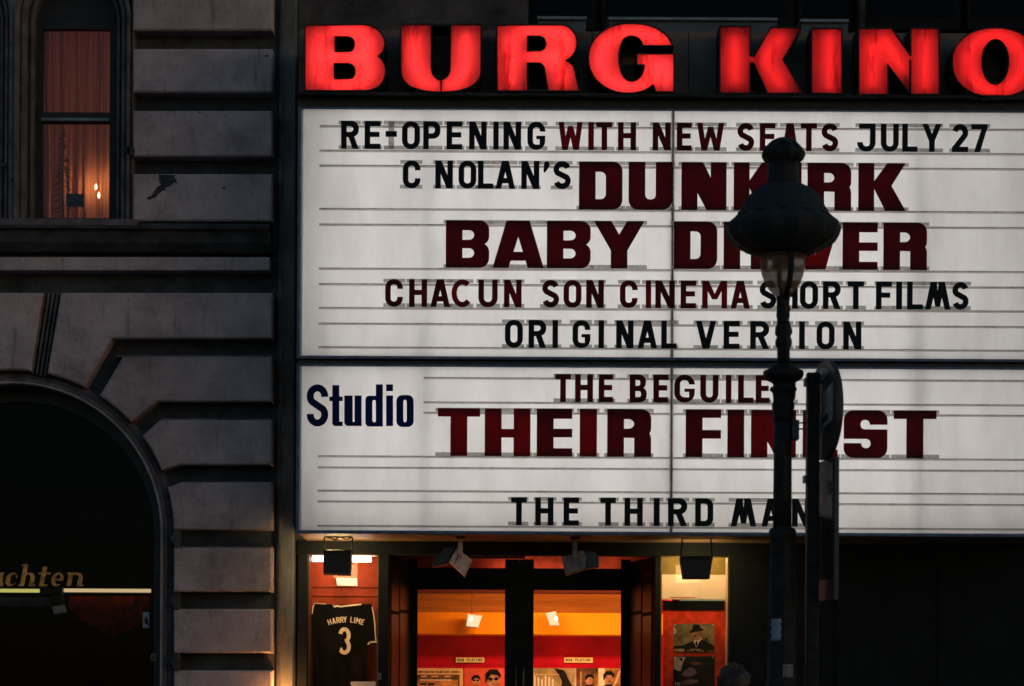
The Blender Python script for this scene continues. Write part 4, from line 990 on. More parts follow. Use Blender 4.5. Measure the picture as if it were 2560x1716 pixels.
# doors and transoms at the back of the porch
zD0 = .08
def ring(name, x0, x1, z0, z1, gx0, gx1, gz0, gz1, m, par, Y0=YD, Y1=YD + .05):
    mb = MB(); solid(mb, [rect(x0, z0, x1, z1)], [rect(gx0, gz0, gx1, gz1)], Y0, Y1); return mb.obj(name, m, par)
dX = lambda p: X(p, 1550, YD)
dZ = lambda p: Z(1300, p, YD)
for a, b, g0, g1 in ((1022, 1298.2, 1043.5, 1262), (1298.8, 1576, 1334, 1552.5)):
    dr = ring('door', dX(a), dX(b), zD0, dZ(1452), dX(g0), dX(g1), .35, dZ(1475), M['front'], cb)
    MB().box(dX(g0), dX(g1), YD + .02, YD + .026, .35, dZ(1475)).obj('pane', M['clear'], dr)
    hx_ = 1290 if a < 1200 else 1309
    MB().tube([(dX(hx_), YD - .05, 1.0), (dX(hx_), YD - .05, dZ(1671))], .006, 8).obj('handle', M['black'], dr)
    tr = ring('transom_window', dX(a), dX(b), dZ(1450), zh + .02, dX(g0), dX(g1), dZ(1421), dZ(1379), M['front'], cb, YD + .001, YD + .049)
    MB().box(dX(g0), dX(g1), YD + .02, YD + .026, dZ(1421), dZ(1379)).obj('pane', M['clear'], tr)
MB().box(dX(1022), dX(1576), YD - .001, YD + .06, dZ(1451.5), dZ(1450.5)).obj('transom_bar', M['front'], cb)
MB().box(xl0, xr0, .12, YD + .05, zh + .10, zh + .12).obj('porch_ceiling', M['front'], cb)
# lobby
MB().box(dX(1285), dX(1312), YD + .051, YD + .07, zD0, zh).obj('door_stop', M['front'], cb)
lx0, lx1 = dX(1010), dX(1590); LY = 2.5
zc = 2.485; zbk0, zbk1 = Z(1280, 1586, 2.0), Z(1280, 1532, 2.0)
MB().box(lx0 - .3, lx1 + .3, LY, LY + .05, 0, 3.0).obj('lobby_wall', M['redwall'], cb)
MB().box(lx0 - .3, lx1 + .3, 2.0, LY - .001, zbk0, zbk1).obj('bulkhead', M['orange'], cb)
MB().box(lx0 - .3, lx1 + .3, 2.32, LY - .002, zbk1 + .001, zc + .4).obj('cove_wall', mat('orange_plaster_shade_tone', (.46, .125, .012), .8, var=.2, scale=3, stretch=(.3, 1, 6), spec=.05), cb)  # cove shading put into the colour, darker than the bulkhead
MB().box(lx0 - .3, lx1 + .3, YD + .10, 2.319, zc, zc + .03).obj('lobby_ceiling', mat('maroon_ceiling', (.22, .03, .02), .6), cb)
MB().box(lx0 - .35, lx0 - .3, YD + .06, LY, 0, 3.0).obj('lobby_side_wall', M['redwall'], cb)
MB().box(lx1 + .3, lx1 + .35, YD + .06, LY, 0, 3.0).obj('lobby_side_wall', M['redwall'], cb)
MB().box(lx0 - .3, lx1 + .3, .9, LY, -.02, 0.004).obj('lobby_floor', M['paving'], cb)
MB().box(lx0 - .3, lx1 + .3, YD + .35, YD + .36, zc + .035, 3.0).obj('transom_backing', mat('red_backing', (.55, .09, .05), .6, var=.4, scale=3), cb)
# the red wall's shelf line under the cards
MB().box(lx0 - .3, lx1 + .3, LY - .012, LY, Z(1280, 1664, LY), Z(1280, 1661, LY)).obj('wall_ledge', M['redwall'], cb)
def area_lamp(name, loc, rot, e, col, sx, sy):
    d = bpy.data.lights.new(name, 'AREA'); d.energy = e; d.color = col; d.shape = 'RECTANGLE'; d.size = sx; d.size_y = sy
    o = bpy.data.objects.new(name, d); COL.objects.link(o); o.location = loc; o.rotation_euler = rot; return o
area_lamp('lobby_lamp', (.55, 1.15, zc - .02), (math.radians(38), 0, 0), 25, (1.0, .66, .34), 1.5, .15)
area_lamp('wall_wash_lamp', (.7, 1.5, 1.05), (math.radians(180 - 50), 0, math.radians(-10)), 5, (1.0, .62, .34), .9, .2)
area_lamp('added_transom_light', (.35, YD + .2, zc + .06), (math.radians(180 - 30), 0, 0), .9, (1.0, .45, .2), 1.0, .05)  # hidden light added to brighten the red transom backing

# cards, reflection stand-ins and posters seen through the doors
def card(x0, x1, y0, y1, lab):
    t = thing('card_sign', lab, 'sign', (X((x0 + x1) / 2, y1, LY), LY - .02, Z((x0 + x1) / 2, y1, LY)), 'yellow cards on the red wall')
    wb(x0, x1, y0, y1, LY - .03, LY - .02, LY - .02).obj('card', M['signyellow'], t)
    n = 'NOW PLAYING'; w = (x1 - x0 - 7) / len(n); h = (y1 - y0) * .56
    for i, c in enumerate(n):
        if c == ' ': continue
        W_ = w * (.78 if c != 'I' else .25); xx = x0 + 4 + i * w + (w * .25 if c == 'I' else 0)
        A_, U_ = small(c, W_, h, 1.25); cv = lambda p: [XZ(xx + a_, y1 - (y1 - y0) * .22 - b_, LY - .03) for a_, b_ in p]
        mb = MB(); solid(mb, [cv(p) for p in A_], [cv(p) for p in U_], LY - .034, LY - .031); mb.obj('letter', M['print'], t)
card(1140, 1210.5, 1644.2, 1656.4, 'yellow NOW PLAYING card seen through the left door pane')
card(1410.5, 1481.5, 1644.4, 1657, 'yellow NOW PLAYING card seen through the right door pane')
M['reflection_glow'] = emit('reflected_lamp_glow', (1.0, .72, .42), .62)
M['reflection_core'] = emit('reflected_lamp_core', (1.0, .92, .78), 3.0)
for pts, hot, stem_, lab in (([(1170, 1537), (1203, 1541), (1194, 1568), (1166, 1565)], (1177, 1548), (1180, 1482), 'small glowing quad standing in for a lamp reflection in the left door pane'),
                       ([(1367, 1535), (1388, 1531), (1396, 1562), (1376, 1564)], (1391, 1547), (1388, 1478), 'small glowing quad standing in for a lamp reflection in the right door pane')):
    t = thing('reflection_quad', lab, 'floodlight', (X(pts[0][0], 1550, 1.75), 1.75, Z(pts[0][0], 1568, 1.75)), 'glowing reflection stand-ins behind the doors')
    MB().prism(poly(pts, 1.75), 1.75, 1.80, .003).obj('lamp_face', M['reflection_glow'], t)  # glowing face added in place of a lamp reflected in the glass
    MB().prism([(x * 1.0, z) for x, z in offset(poly(pts, 1.8)[::-1], .006)], 1.801, 1.86, 0).obj('housing', M['floodplate'], t)
    hx_, hz_ = XZ(*hot, 1.745); MB().prism([(hx_ + .013 * math.cos(a), hz_ + .016 * math.sin(a)) for a in [2 * PI * i / 10 for i in range(10)]], 1.744, 1.7495).obj('bulb', M['reflection_core'], t)
    MB().tube([(X(stem_[0], 1500, 1.83), 1.83, zc - .01), (X(stem_[0], 1500, 1.83), 1.83, Z(pts[0][0], 1545, 1.83))], .003, 6).obj('stem', mat('dark_brass_stem', (.10, .04, .012), .6), t)
    b = MB(); sx_, sz_ = X(stem_[0], 1485, 1.2), 0
MP = {k: mat('poster_' + k, c, .8, var=v, scale=sc_, spec=.06, **kw) for k, c, v, sc_, kw in (
    ('sand', (.75, .45, .18), .12, 6, {}), ('brown', (.16, .07, .03), .4, 9, {}), ('coral', (.80, .10, .05), .15, 4, {}), ('dark', (.012, .009, .008), .4, 12, {}),
    ('face', (.55, .24, .12), .3, 30, {}), ('green', (.20, .13, .05), .5, 10, {'col2': (.45, .30, .12)}), ('pale', (.75, .62, .42), .1, 10, {}), ('amber', (.55, .22, .06), .5, 6, {}),
    ('khaki', (.26, .19, .09), .35, 7, {}), ('night', (.015, .014, .018), .3, 12, {}), ('lilac', (.22, .13, .14), .4, 12, {}), ('ivory', (.55, .42, .33), .2, 12, {}))}
def layer(t, pts, Y, m, name='print', th=.001): return MB().prism(poly(pts, Y), Y - th, Y).obj(name, m, t)
def R4(x0, y0, x1, y1): return [(x0, y0), (x1, y0), (x1, y1), (x0, y1)]
def blob(cx, cy, rx, ry, n=14, w=0.0): return [(cx + rx * (1 + w * math.sin(3.1 * i)) * math.cos(2 * PI * i / n), cy + ry * (1 + w * math.sin(4.3 * i)) * math.sin(2 * PI * i / n)) for i in range(n)]
def poster(x0, y0, x1, y1, Y, m, lab, grp='film posters on the red lobby wall'):
    t = thing('poster', lab, 'poster', (X((x0 + x1) / 2, y1, Y), Y, Z((x0 + x1) / 2, y1, Y)), grp)
    wb(x0, x1, y0, y1, Y - .004, Y, Y).obj('sheet', m, t); return t
PB = 1960
def caption(t, txt, x0, ybase, h, w, Y, m, tk=1.2):
    xx = x0
    for c in txt:
        if c != ' ':
            W_ = w * (.3 if c == 'I' else .78); A_, U_ = small(c, W_, h, tk); cv = lambda p: [XZ(xx + a_, ybase - b_, Y) for a_, b_ in p]
            mb = MB(); solid(mb, [cv(p) for p in A_], [cv(p) for p in U_], Y - .001, Y); mb.obj('letter', m, t)
        xx += w * (.5 if c == 'I' else 1)
p1 = poster(1030, 1671, 1157, PB, LY - .004, MP['sand'], 'sand coloured film poster with dark frame at the lower left of the left door')
layer(p1, R4(1030, 1687, 1149, PB - 10), LY - .010, MP['brown']); layer(p1, R4(1030, 1700, 1145, PB - 14), LY - .012, MP['amber'])
caption(p1, 'DER BESTEN FILME DES JAHRES', 1046, 1683, 5.2, 4.0, LY - .010, MP['brown'], 1.0)
for i, (a, b) in enumerate(((1052, 1067), (1078, 1096), (1111, 1126))): layer(p1, R4(a, 1690, b, 1693), LY - .0125, MP['sand'])
layer(p1, R4(1050, 1699, 1128, 1702), LY - .0135, MP['pale']); layer(p1, R4(1051, 1708, 1066, 1713), LY - .0135, MP['dark']); layer(p1, R4(1070, 1708, 1086, 1713), LY - .0135, MP['dark'])
p2 = poster(1160, 1671, 1275, PB, LY - .004, MP['coral'], 'coral red film poster with two people in dark glasses behind the left door')
def man(t, cx, cy, r, Y, hair=True, shades=True, long=False):
    layer(t, blob(cx, cy, r * .78, r), Y - .0010, MP['face'])
    if hair:
        layer(t, [(cx - r * .9, cy + (r * .4 if long else -r * .1)), (cx - r * .95, cy - r * .7), (cx - r * .4, cy - r * 1.25), (cx + r * .5, cy - r * 1.25), (cx + r * .95, cy - r * .6), (cx + r * .8, cy - r * .1), (cx + r * .5, cy - r * .55), (cx - r * .3, cy - r * .6), (cx - r * .62, cy - r * .1)], Y - .0024, MP['dark'])
    if shades:
        layer(t, blob(cx - r * .32, cy - r * .1, r * .27, r * .2), Y - .0036, MP['dark']); layer(t, blob(cx + r * .36, cy - r * .1, r * .27, r * .2), Y - .0036, MP['dark'])
    layer(t, R4(cx - r * .25, cy + r * .45, cx + r * .25, cy + r * .55), Y - .0036, MP['brown'])
    layer(t, [(cx - r * 1.7, cy + r * 2.6), (cx - r * 1.3, cy + r * 1.4), (cx - r * .3, cy + r * .95), (cx + r * .3, cy + r * .95), (cx + r * 1.3, cy + r * 1.4), (cx + r * 1.7, cy + r * 2.6)], Y - .0018, MP['dark'])
man(p2, 1190, 1703, 12, LY - .009); man(p2, 1233, 1700, 21, LY - .0135, long=True)
p3 = poster(1322, 1671, 1437, PB, LY - .004, MP['green'], 'golden brown film poster with a cloaked dark figure behind the right door')
layer(p3, [(1385, 1671), (1410, 1676), (1416, 1686), (1422, 1700), (1432, 1716), (1434, 1740), (1400, 1740), (1405, 1705), (1398, 1690)], LY - .010, MP['dark'])
for i in range(6): layer(p3, R4(1335 + i * 9, 1690 + (i % 3) * 4, 1339 + i * 9, 1716), LY - .010, MP['pale'])
layer(p3, R4(1333, 1686, 1398, 1687.5), LY - .012, MP['sand'])
layer(p3, R4(1436, 1671, 1440.5, PB), LY - .012, MP['ivory'])
p4 = poster(1442, 1671, 1558, PB, LY - .004, MP['amber'], 'amber film poster with two small faces and slanting script behind the right door')
layer(p4, R4(1442, 1671, 1486, PB), LY - .010, MP['brown']); layer(p4, R4(1496, 1671, 1512, PB), LY - .010, MP['pale'])
man(p4, 1474, 1701, 12, LY - .012, shades=False); man(p4, 1522, 1697, 15, LY - .012, shades=False, long=True)
for i in range(5): layer(p4, [(1531 + i * 3, 1715 - i * 8), (1544 + i * 2, 1700 - i * 7), (1546 + i * 2, 1702 - i * 7), (1534 + i * 3, 1717 - i * 8)], LY - .018, MP['sand'])
for i in range(8): layer(p4, R4(1451, 1680 + i * 5, 1453.5, 1683.6 + i * 5), LY - .012, MP['sand'])

# ------------------------------------------------------------------ left display case
def case_shell(name, label, a, b, depth, inner):
    t = thing(name, label, 'display case', (X((a + b) / 2, 1600, 0), .1, 0.35), 'lit display cases beside the doors')
    x0, x1 = X(a, 1550, 0), X(b, 1550, 0); z1 = zh; z0 = .5
    bx = MB(); bx.box(x0 - .01, x0, .10, depth, z0, z1 + .08); bx.box(x1, x1 + .01, .10, depth, z0, z1 + .08); bx.box(x0, x1, .10, depth, z1 + .07, z1 + .08); bx.box(x0, x1, .02, depth, z0 - .02, z0)
    bx.obj('case_shell', inner, t)
    MB().box(x0 + .002, x1 - .002, .052, .056, z0, z1).obj('pane', M['clear'], t)
    fr = MB(); e = .009
    fr.box(x0, x0 + e, .03, .05, z0, z1 - .001); fr.box(x1 - e, x1, .03, .05, z0, z1 - .001); fr.box(x0 + e, x1 - e, .03, .05, z1 - e, z1 - .001)
    fr.obj('frame', mat('brass_edge', (.20, .13, .05), .35, metal=.8), t)
    return t, x0, x1, z0, z1
c1, x0, x1, z0, z1 = case_shell('display_case', 'lit display case with orange back panel left of the doors, holding a black jersey', 770, 945, .34, M['wood'])
MB().box(x0, x1, .30, .34, z0, z1 + .07).obj('back_panel', M['wood'], c1)
MB().box(x0 + .005, x1 - .005, .285, .30, Z(860, 1469, .3), Z(860, 1464, .3), .002).obj('ledge', M['wood'], c1)
MB().box(x0 + .005, x1 - .005, .288, .30, Z(860, 1491, .3), Z(860, 1487, .3), .002).obj('ledge', M['wood'], c1)
MB().tube([(X(781, 1398, .09), .09, Z(850, 1398.5, .09)), (X(928, 1398, .09), .09, Z(850, 1398.5, .09))], .019, 12).obj('tube', M['bright'], c1)
MB().box(x0 + .02, x1 - .02, .10, .16, Z(850, 1391, .12), Z(850, 1386, .12)).obj('tube_holder', M['cream'], c1)
nb = thing('notice_card', 'pale paper card pinned above the black jersey', 'card', (X(866, 1466, .28), .28, Z(866, 1466, .28)))
MB().prism(poly([(840, 1445), (892, 1446), (894, 1466), (843, 1464)], .28), .278, .284).obj('card', M['paper'], nb)
MB().prism(poly([(843, 1461), (893, 1463), (894, 1466), (843, 1464)], .277), .275, .278).obj('fold', M['cream'], nb)
# jersey
J = thing('jersey', 'black football jersey with cream trim, name lettering and number three hanging in the left case', 'jersey', (X(860, 1716, .2), .2, 1.2))
def jz(x, y): return (x / 3.92 + 740, y / 3.92 + 1316)
jl = [(755, 178), (800, 160), (880, 150), (1200, 158), (1560, 172), (1900, 180), (2300, 190)]
jr = [(765, 735), (800, 752), (900, 770), (1000, 783), (1120, 798), (1145, 800), (1160, 712), (1200, 700), (1560, 690), (1900, 690), (2300, 680)]
def interp(tab, y):
    for (a, b), (c, d) in zip(tab, tab[1:]):
        if a <= y <= c: return b + (d - b) * (y - a) / (c - a)
    return tab[-1][1] if y > tab[-1][0] else tab[0][1]
def jtop(t):  # neckline height in enlarged pixels by fraction across
    return 756 + 20 * math.sin(t * 3.1) * .6 + (22 if .33 < t < .47 else 0)
ny, nx_ = 60, 34; vs = []; fs = []
for j in range(ny + 1):
    y = 760 + (2300 - 760) * j / ny
    for i in range(nx_ + 1):
        t = i / nx_; xa, xb = interp(jl, y), interp(jr, y); x = xa + (xb - xa) * t
        yy = y + (jtop(t) - 760) * max(0, 1 - j / 4)
        px, py = jz(x, yy); d = .016 * math.sin(t * 9 + y * .006) * min(1, (y - 740) / 400) + .010 * math.sin(t * 23 - y * .011) * min(1, (y - 700) / 600)
        vs.append((X(px, py, .2), .20 + d - .03 * math.sin(t * PI), Z(px, py, .2)))
for j in range(ny):
    for i in range(nx_): a = j * (nx_ + 1) + i; fs.append((a, a + 1, a + nx_ + 2, a + nx_ + 1))
mb = MB(); mb.add(vs, fs, True); body = mb.obj('shirt_body', M['shirt'], J)
sm_ = body.modifiers.new('cloth_thickness', 'SOLIDIFY'); sm_.thickness = .004; sm_.offset = 1
def strip(pts, w, Y, m, name):
    for q in [stroke([jz(*p) for p in pts], w)]:
        mb = MB(); solid(mb, [[XZ(a, b, Y) for a, b in r] for r in q], [], Y - .006, Y); mb.obj(name, m, J)
YJ = .158
strip([(745, 790), (760, 860), (772, 950), (778, 1060), (784, 1120)], 2.6, YJ, M['trim'], 'sleeve_piping')
strip([(705, 1160), (720, 1140), (760, 1133), (802, 1134)], 4.4, YJ, M['trim'], 'cuff')
strip([(372, 790), (400, 782), (440, 788), (520, 778), (600, 770), (640, 765)], 3.4, YJ + .01, M['trim'], 'collar')
strip([(180, 765), (165, 800), (158, 860)], 2.0, YJ + .03, M['trim'], 'sleeve_piping')
strip([(180, 755), (280, 762), (372, 776)], 1.2, YJ + .03, M['trim'], 'shoulder_piping')
YT = .155
name_ = 'HARRY LIME'; cxx, cyy, RR = 492, 942 + 480, 480
angs = [-18.6, -13.7, -9.0, -4.8, -1.2, None, 6.0, 9.3, 13.3, 18.2]
for c, a_ in zip(name_, angs):
    if c == ' ': continue
    th_ = math.radians(a_); W_ = {'I': 9, 'M': 42, 'L': 24, 'E': 27}.get(c, 34); A_, U_ = small(c, W_, 56, 9.5)
    def cv(p):
        o = []
        for gx, gy in p:
            lx, ly = gx - W_ / 2, gy + RR - 0
            X_, Y_ = lx * math.cos(th_) + ly * math.sin(th_), -lx * math.sin(th_) + ly * math.cos(th_)
            q = jz(cxx + X_, cyy - Y_); o.append(XZ(*q, YT))
        return o
    mb = MB(); solid(mb, [cv(p) for p in A_], [cv(p) for p in U_], YT - .003, YT); mb.obj('letter', M['trim'], J)
A_, U_ = small('3', 126, 268, 38); mb = MB()
cv = lambda p: [XZ(*jz(412 + a, 1258 - b), YT) for a, b in p]
solid(mb, [cv(p) for p in A_], [cv(p) for p in U_], YT - .003, YT); mb.obj('number', M['trim'], J)
pp = thing('paper_sheet', 'white paper sheet at the foot of the black jersey', 'paper', (X(910, 1716, .1), .1, Z(910, 1740, .1)))
MB().prism(poly([(876, 1706), (881, 1704.5), (939, 1704.5), (939, 1760), (890, 1760)], .12), .115, .12).obj('sheet', M['paper'], pp)
lk = thing('case_lock', 'small dull metal lock on the right frame of the jersey case', 'lock', (X(949, 1690, -.02), -.02, Z(949, 1700, -.02)))
wb(945, 953, 1683, 1700, -.03, -.012).obj('plate', M['grey_metal'], lk); wb(947.5, 950.5, 1688, 1695, -.034, -.03).obj('keyhole', M['black'], lk)

# ------------------------------------------------------------------ right display case
c2, x0, x1, z0, z1 = case_shell('display_case', 'lit display case with cream top and red board right of the doors', 1652, 1823, .34, M['cream'])
zA, zB, zC, zD = Z(1738, 1437, .3), Z(1738, 1499, .3), Z(1738, 1502, .22), Z(1738, 1525, .22)
MB().box(x0, x1, .31, .34, zA, z1 + .07).obj('top_panel', M['olive'], c2)
MB().box(x0, x1, .29, .34, zB, zA - .001).obj('cream_panel', M['cream'], c2)
MB().box(x0 + .09, x0 + .285, .284, .290, Z(1700, 1494.5, .29), Z(1700, 1493, .29)).obj('slot', M['redwall'], c2)
MB().box(X(1658, 1510, .25), x1 - .012, .245, .30, zD, zC).obj('dark_bar', mat('black_felt', (.004, .004, .004), .9, spec=.02), c2)
MB().box(X(1659, 1510, .27), X(1818, 1510, .27), .27, .29, z0, zC - .002).obj('red_board', M['redboard'], c2)
MB().tube([(X(1668, 1380, .10), .11, zh + .035), (X(1812, 1380, .10), .11, zh + .035)], .015, 10).obj('tube', emit('amber_case_tube', (1.0, .62, .28), 22.0), c2)
for (a0, b0, a1_, b1_, k) in ((1684, 1560, 1786, 1631, 0), (1684, 1641, 1787, 1716, 1)):
    Yp = .262; grp = 'film stills on the red board'
    if k == 0:
        t = thing('film_still', 'film still of a man in a dark hat and moustache on the red board', 'picture', (X(1735, b1_, Yp), Yp, Z(1735, b1_, Yp)), grp)
        layer(t, rr(a0, -b1_, a1_, -b0, 4, 4, 4, 4) and [(x, -y) for x, y in rr(a0, -b1_, a1_, -b0, 4, 4, 4, 4)], Yp, MP['khaki'], 'sheet')
        Y1 = Yp - .002
        layer(t, [(1684, 1616), (1710, 1613), (1720, 1608), (1735, 1602), (1752, 1597), (1765, 1604), (1779, 1612), (1786, 1616), (1786, 1631), (1684, 1631)], Y1, MP['dark'])
        layer(t, [(1733, 1605), (1737, 1600), (1752, 1594), (1755, 1598), (1748, 1606), (1742, 1618), (1739, 1617), (1737, 1610)], Y1 - .002, MP['pale'])
        layer(t, [(1739, 1604), (1743, 1603), (1744, 1613), (1740, 1617), (1738, 1611)], Y1 - .004, MP['dark'])
        layer(t, [(1731, 1580), (1736, 1576), (1754, 1573), (1757, 1578), (1754, 1590), (1752, 1598), (1742, 1602), (1734, 1596), (1731, 1588)], Y1 - .003, MP['face'])
        layer(t, R4(1734, 1588.5, 1742, 1590.5), Y1 - .006, MP['dark']); layer(t, R4(1733, 1581, 1739, 1582.6), Y1 - .006, MP['brown']); layer(t, R4(1742, 1580.5, 1748, 1582), Y1 - .006, MP['brown'])
        layer(t, [(1722, 1581), (1726, 1577), (1730, 1576), (1732, 1564), (1739, 1561), (1748, 1562), (1752, 1571), (1758, 1573), (1759, 1576), (1752, 1579), (1738, 1580), (1729, 1583)], Y1 - .005, MP['dark'])
        layer(t, blob(1766, 1600, 4, 6, w=.2), Y1 - .002, MP['brown']); layer(t, [(1684, 1567), (1690, 1573), (1691, 1582), (1686, 1588), (1684, 1586)], Y1 - .002, MP['ivory'])
        caption(t, 'STUNDE', 1686, 1629.5, 7, 4.3, Y1 - .004, MP['sand'], 1.5)
        for (u0, u1, v) in ((1725, 1752, 1623), (1716, 1737, 1626.6), (1741, 1760, 1626.8), (1770, 1774, 1627.5), (1777, 1783, 1627.3)): layer(t, R4(u0, v, u1, v + 1.4), Y1 - .004, MP['sand'])
    else:
        t = thing('film_still', 'dark film still of a shadowed figure in a hat beneath the hat portrait', 'picture', (X(1735, b1_, Yp), Yp, Z(1735, b1_, Yp)), grp)
        layer(t, R4(a0, b0, a1_, 1722), Yp, MP['night'], 'sheet'); Y1 = Yp - .002
        layer(t, [(1685, 1643), (1714, 1643), (1708, 1655), (1704, 1668), (1702, 1678), (1692, 1677), (1685, 1672)], Y1, MP['ivory'])
        layer(t, [(1697, 1646), (1708, 1645), (1705, 1656), (1700, 1650)], Y1 - .002, MP['dark'])
        layer(t, [(1704, 1688), (1712, 1676), (1726, 1668), (1738, 1672), (1742, 1684), (1730, 1690), (1712, 1692)], Y1, MP['lilac'])
        layer(t, [(1722, 1658), (1730, 1655), (1745, 1655), (1757, 1659), (1750, 1663), (1730, 1663)], Y1, MP['brown'])
        layer(t, [(1703, 1704), (1722, 1699), (1745, 1700), (1748, 1706), (1720, 1712), (1704, 1712)], Y1, MP['lilac'])
        caption(t, 'STU', 1687, 1714, 8, 4.6, Y1 - .002, MP['ivory'], 1.4)
    for u in (1688, 1782): layer(t, blob(u, b0 + 3, 1.8, 1.8, 8), Yp - .003, MP['pale'], 'pin', .003)

# ------------------------------------------------------------------ four floodlights under the sign
def soffz(): return zs
G4 = 'floodlights hung under the sign'
f1 = thing('floodlight', 'black floodlight on a truss bracket in front of the jersey case', 'floodlight', (X(842, 1400, -.45), -.42, Z(842, 1437, -.45)), G4)
MB().prism(poly([(809, 1376), (878, 1376), (878, 1402), (874, 1438), (809, 1436)], -.47), -.50, -.34, .008).obj('housing', M['floodblack'], f1)
fn_ = MB()
for i in range(14): q = 812 + i * 4.6; wb(q, q + 2, 1374, 1381, -.512, -.49, -.5, mb=fn_)
fn_.obj('cooling_fins', M['floodblack'], f1)
wb(813, 874, 1380, 1432, -.339, -.334, -.34).obj('lamp_face', emit('warm_flood_light', (1.0, .66, .30), 26.0), f1)
MB().box(X(815, 1400, -.47), X(872, 1400, -.47), -.44, -.36, Z(840, 1376, -.47) + .001, Z(840, 1376, -.47) + .004).obj('added_top_glow', emit('added_flood_top_glow', (1.0, .72, .30), 10.0), f1)  # unseen glowing strip added to light the soffit
br = MB()
for a, b in (((810, 1384), (811, 1344)), ((881, 1384), (881, 1344)), ((811, 1343), (881, 1343)), ((814, 1343), (838, 1349)), ((838, 1349), (850, 1342)), ((850, 1342), (866, 1350)), ((866, 1350), (880, 1343)), ((832, 1350), (850, 1352))):
    br.tube([(X(*a, -.45), -.45, Z(*a, -.45)), (X(*b, -.45), -.45, Z(*b, -.45))], .0052, 6)
br.obj('bracket', M['floodblack'], f1)
f4 = thing('floodlight', 'black tapered floodlight in front of the cream topped case', 'floodlight', (X(1742, 1400, -.45), -.42, Z(1742, 1448, -.45)), G4)
MB().prism(poly([(1702, 1391), (1781, 1391), (1781, 1403), (1779, 1406), (1774, 1447), (1709, 1447), (1704, 1412), (1702, 1404)], -.47), -.50, -.34, .008).obj('housing', M['floodblack'], f4)
fn_ = MB()
for i in range(15): q = 1710 + i * 4.4; wb(q, q + 2, 1391, 1399, -.512, -.49, -.5, mb=fn_)
fn_.obj('cooling_fins', M['floodblack'], f4)
wb(1709, 1775, 1396, 1443, -.339, -.334, -.34).obj('lamp_face', emit('warm_flood_light_dim', (1.0, .66, .30), 20.0), f4)
br = MB()
for a, b in (((1702, 1398), (1706, 1346)), ((1781, 1398), (1777, 1346)), ((1706, 1346), (1777, 1346))):
    br.tube([(X(*a, -.42), -.42, Z(*a, -.42)), (X(*b, -.42), -.42, Z(*b, -.42))], .0052, 6)
br.obj('bracket', M['floodblack'], f4)
def side_flood(lab, plate, split, body, knob, arm, pm, bm):
    t = thing('floodlight', lab, 'floodlight', (X(knob[0], knob[1], -.45), -.45, Z(knob[0], 1440, -.45)), G4)
    MB().prism(poly(body, -.40), -.46, -.28, .008).obj('hood', bm, t)
    MB().prism(poly(plate, -.47), -.49, -.30, .006).obj('housing', pm, t)
    sx0, sx1 = split; q = stroke([sx0, sx1], 1.4)
    mb = MB(); solid(mb, [poly(p, -.492) for p in q], [], -.493, -.488); mb.obj('seam', M['floodblack'], t)
    kx, kz = XZ(*knob, -.5); r = .017
    MB().prism([(kx + r * math.cos(a), kz + r * math.sin(a)) for a in [2 * PI * i / 12 for i in range(12)]], -.512, -.489, .003).obj('knob', pm, t)
    MB().prism([(kx + .006 * math.cos(a), kz + .006 * math.sin(a)) for a in [2 * PI * i / 8 for i in range(8)]], -.515, -.511).obj('knob_screw', M['floodblack'], t)
    MB().prism(poly(arm, -.5), -.509, -.500, .001).obj('arm', pm, t)
    wb(arm[0][0] - 6, arm[1][0] + 6, arm[0][1] - 4, arm[0][1] + 2, -.53, -.42).obj('base', M['floodblack'], t)
f = lambda L_, ox: [(x / 3.92 + ox, y / 3.92 + 1316) for x, y in L_]
side_flood('floodlight with side plate coloured as warmly lit and dark teal hood above the left door', f([(1575, 215), (1722, 328), (1650, 492), (1500, 350)], 740), f([(1600, 265), (1548, 385)], 740),
           f([(1455, 215), (1575, 205), (1530, 300), (1485, 370), (1345, 405), (1335, 370), (1400, 280)], 740), f([(1618, 300)], 740)[0], f([(1590, 105), (1632, 112), (1636, 275), (1588, 270)], 740), M['floodplate'], M['teal_dark'])
side_flood('grey floodlight with dark rounded hood above the right door', f([(490, 300), (640, 262), (650, 240), (700, 238), (725, 300), (718, 415), (535, 478)], 1280), f([(655, 320), (672, 420)], 1280),
           f([(700, 240), (820, 255), (850, 330), (850, 400), (720, 420)], 1280), f([(605, 315)], 1280)[0], f([(597, 115), (640, 115), (636, 305), (590, 305)], 1280), mat('dusty_dark_aluminium', (.17, .165, .17), .6, var=.2, scale=20), M['teal_dark'])

# ================================================================== STREET LAMP
YP = -4.7; k_ = S(YP); LXc = X(1955.5, 900, YP)
def lz(y): return Z(1955, y, YP)
lamp = thing('street_lamp', 'tall ornate cast iron street lamp with bell shaped hood standing before the sign', 'street lamp', (LXc, YP, 0))
def lathe(prof, name, m, lobes=0, amp=0., seg=40, dx=0., par=lamp):
    mb = MB(); mb.lathe([(r * k_, lz(y)) for r, y in prof][::-1], LXc + dx * k_, YP, seg, lobes, amp); return mb.obj(name, m, par)
lathe([(3, 345), (16, 347), (27, 352), (35, 359), (38, 363)], 'finial_cap', M['patina'], 8, .05)
lathe([(37, 362), (45, 370), (51, 380), (52, 388), (47, 399), (41, 406), (37, 408)], 'crown_ring', M['lampiron'], 9, .07, 72)
lathe([(38, 407), (38, 425), (38.5, 445), (41, 462), (47, 466)], 'neck', M['lampiron'], 8, .015, 48)
lathe([(44, 463), (60, 470), (74, 479), (85, 490), (91, 499), (93, 502), (97, 503), (98, 508), (103, 519), (107, 527), (108, 529), (112, 531), (112, 535), (115, 540), (118, 545)], 'hood', M['patina'], 26, .012, 104)
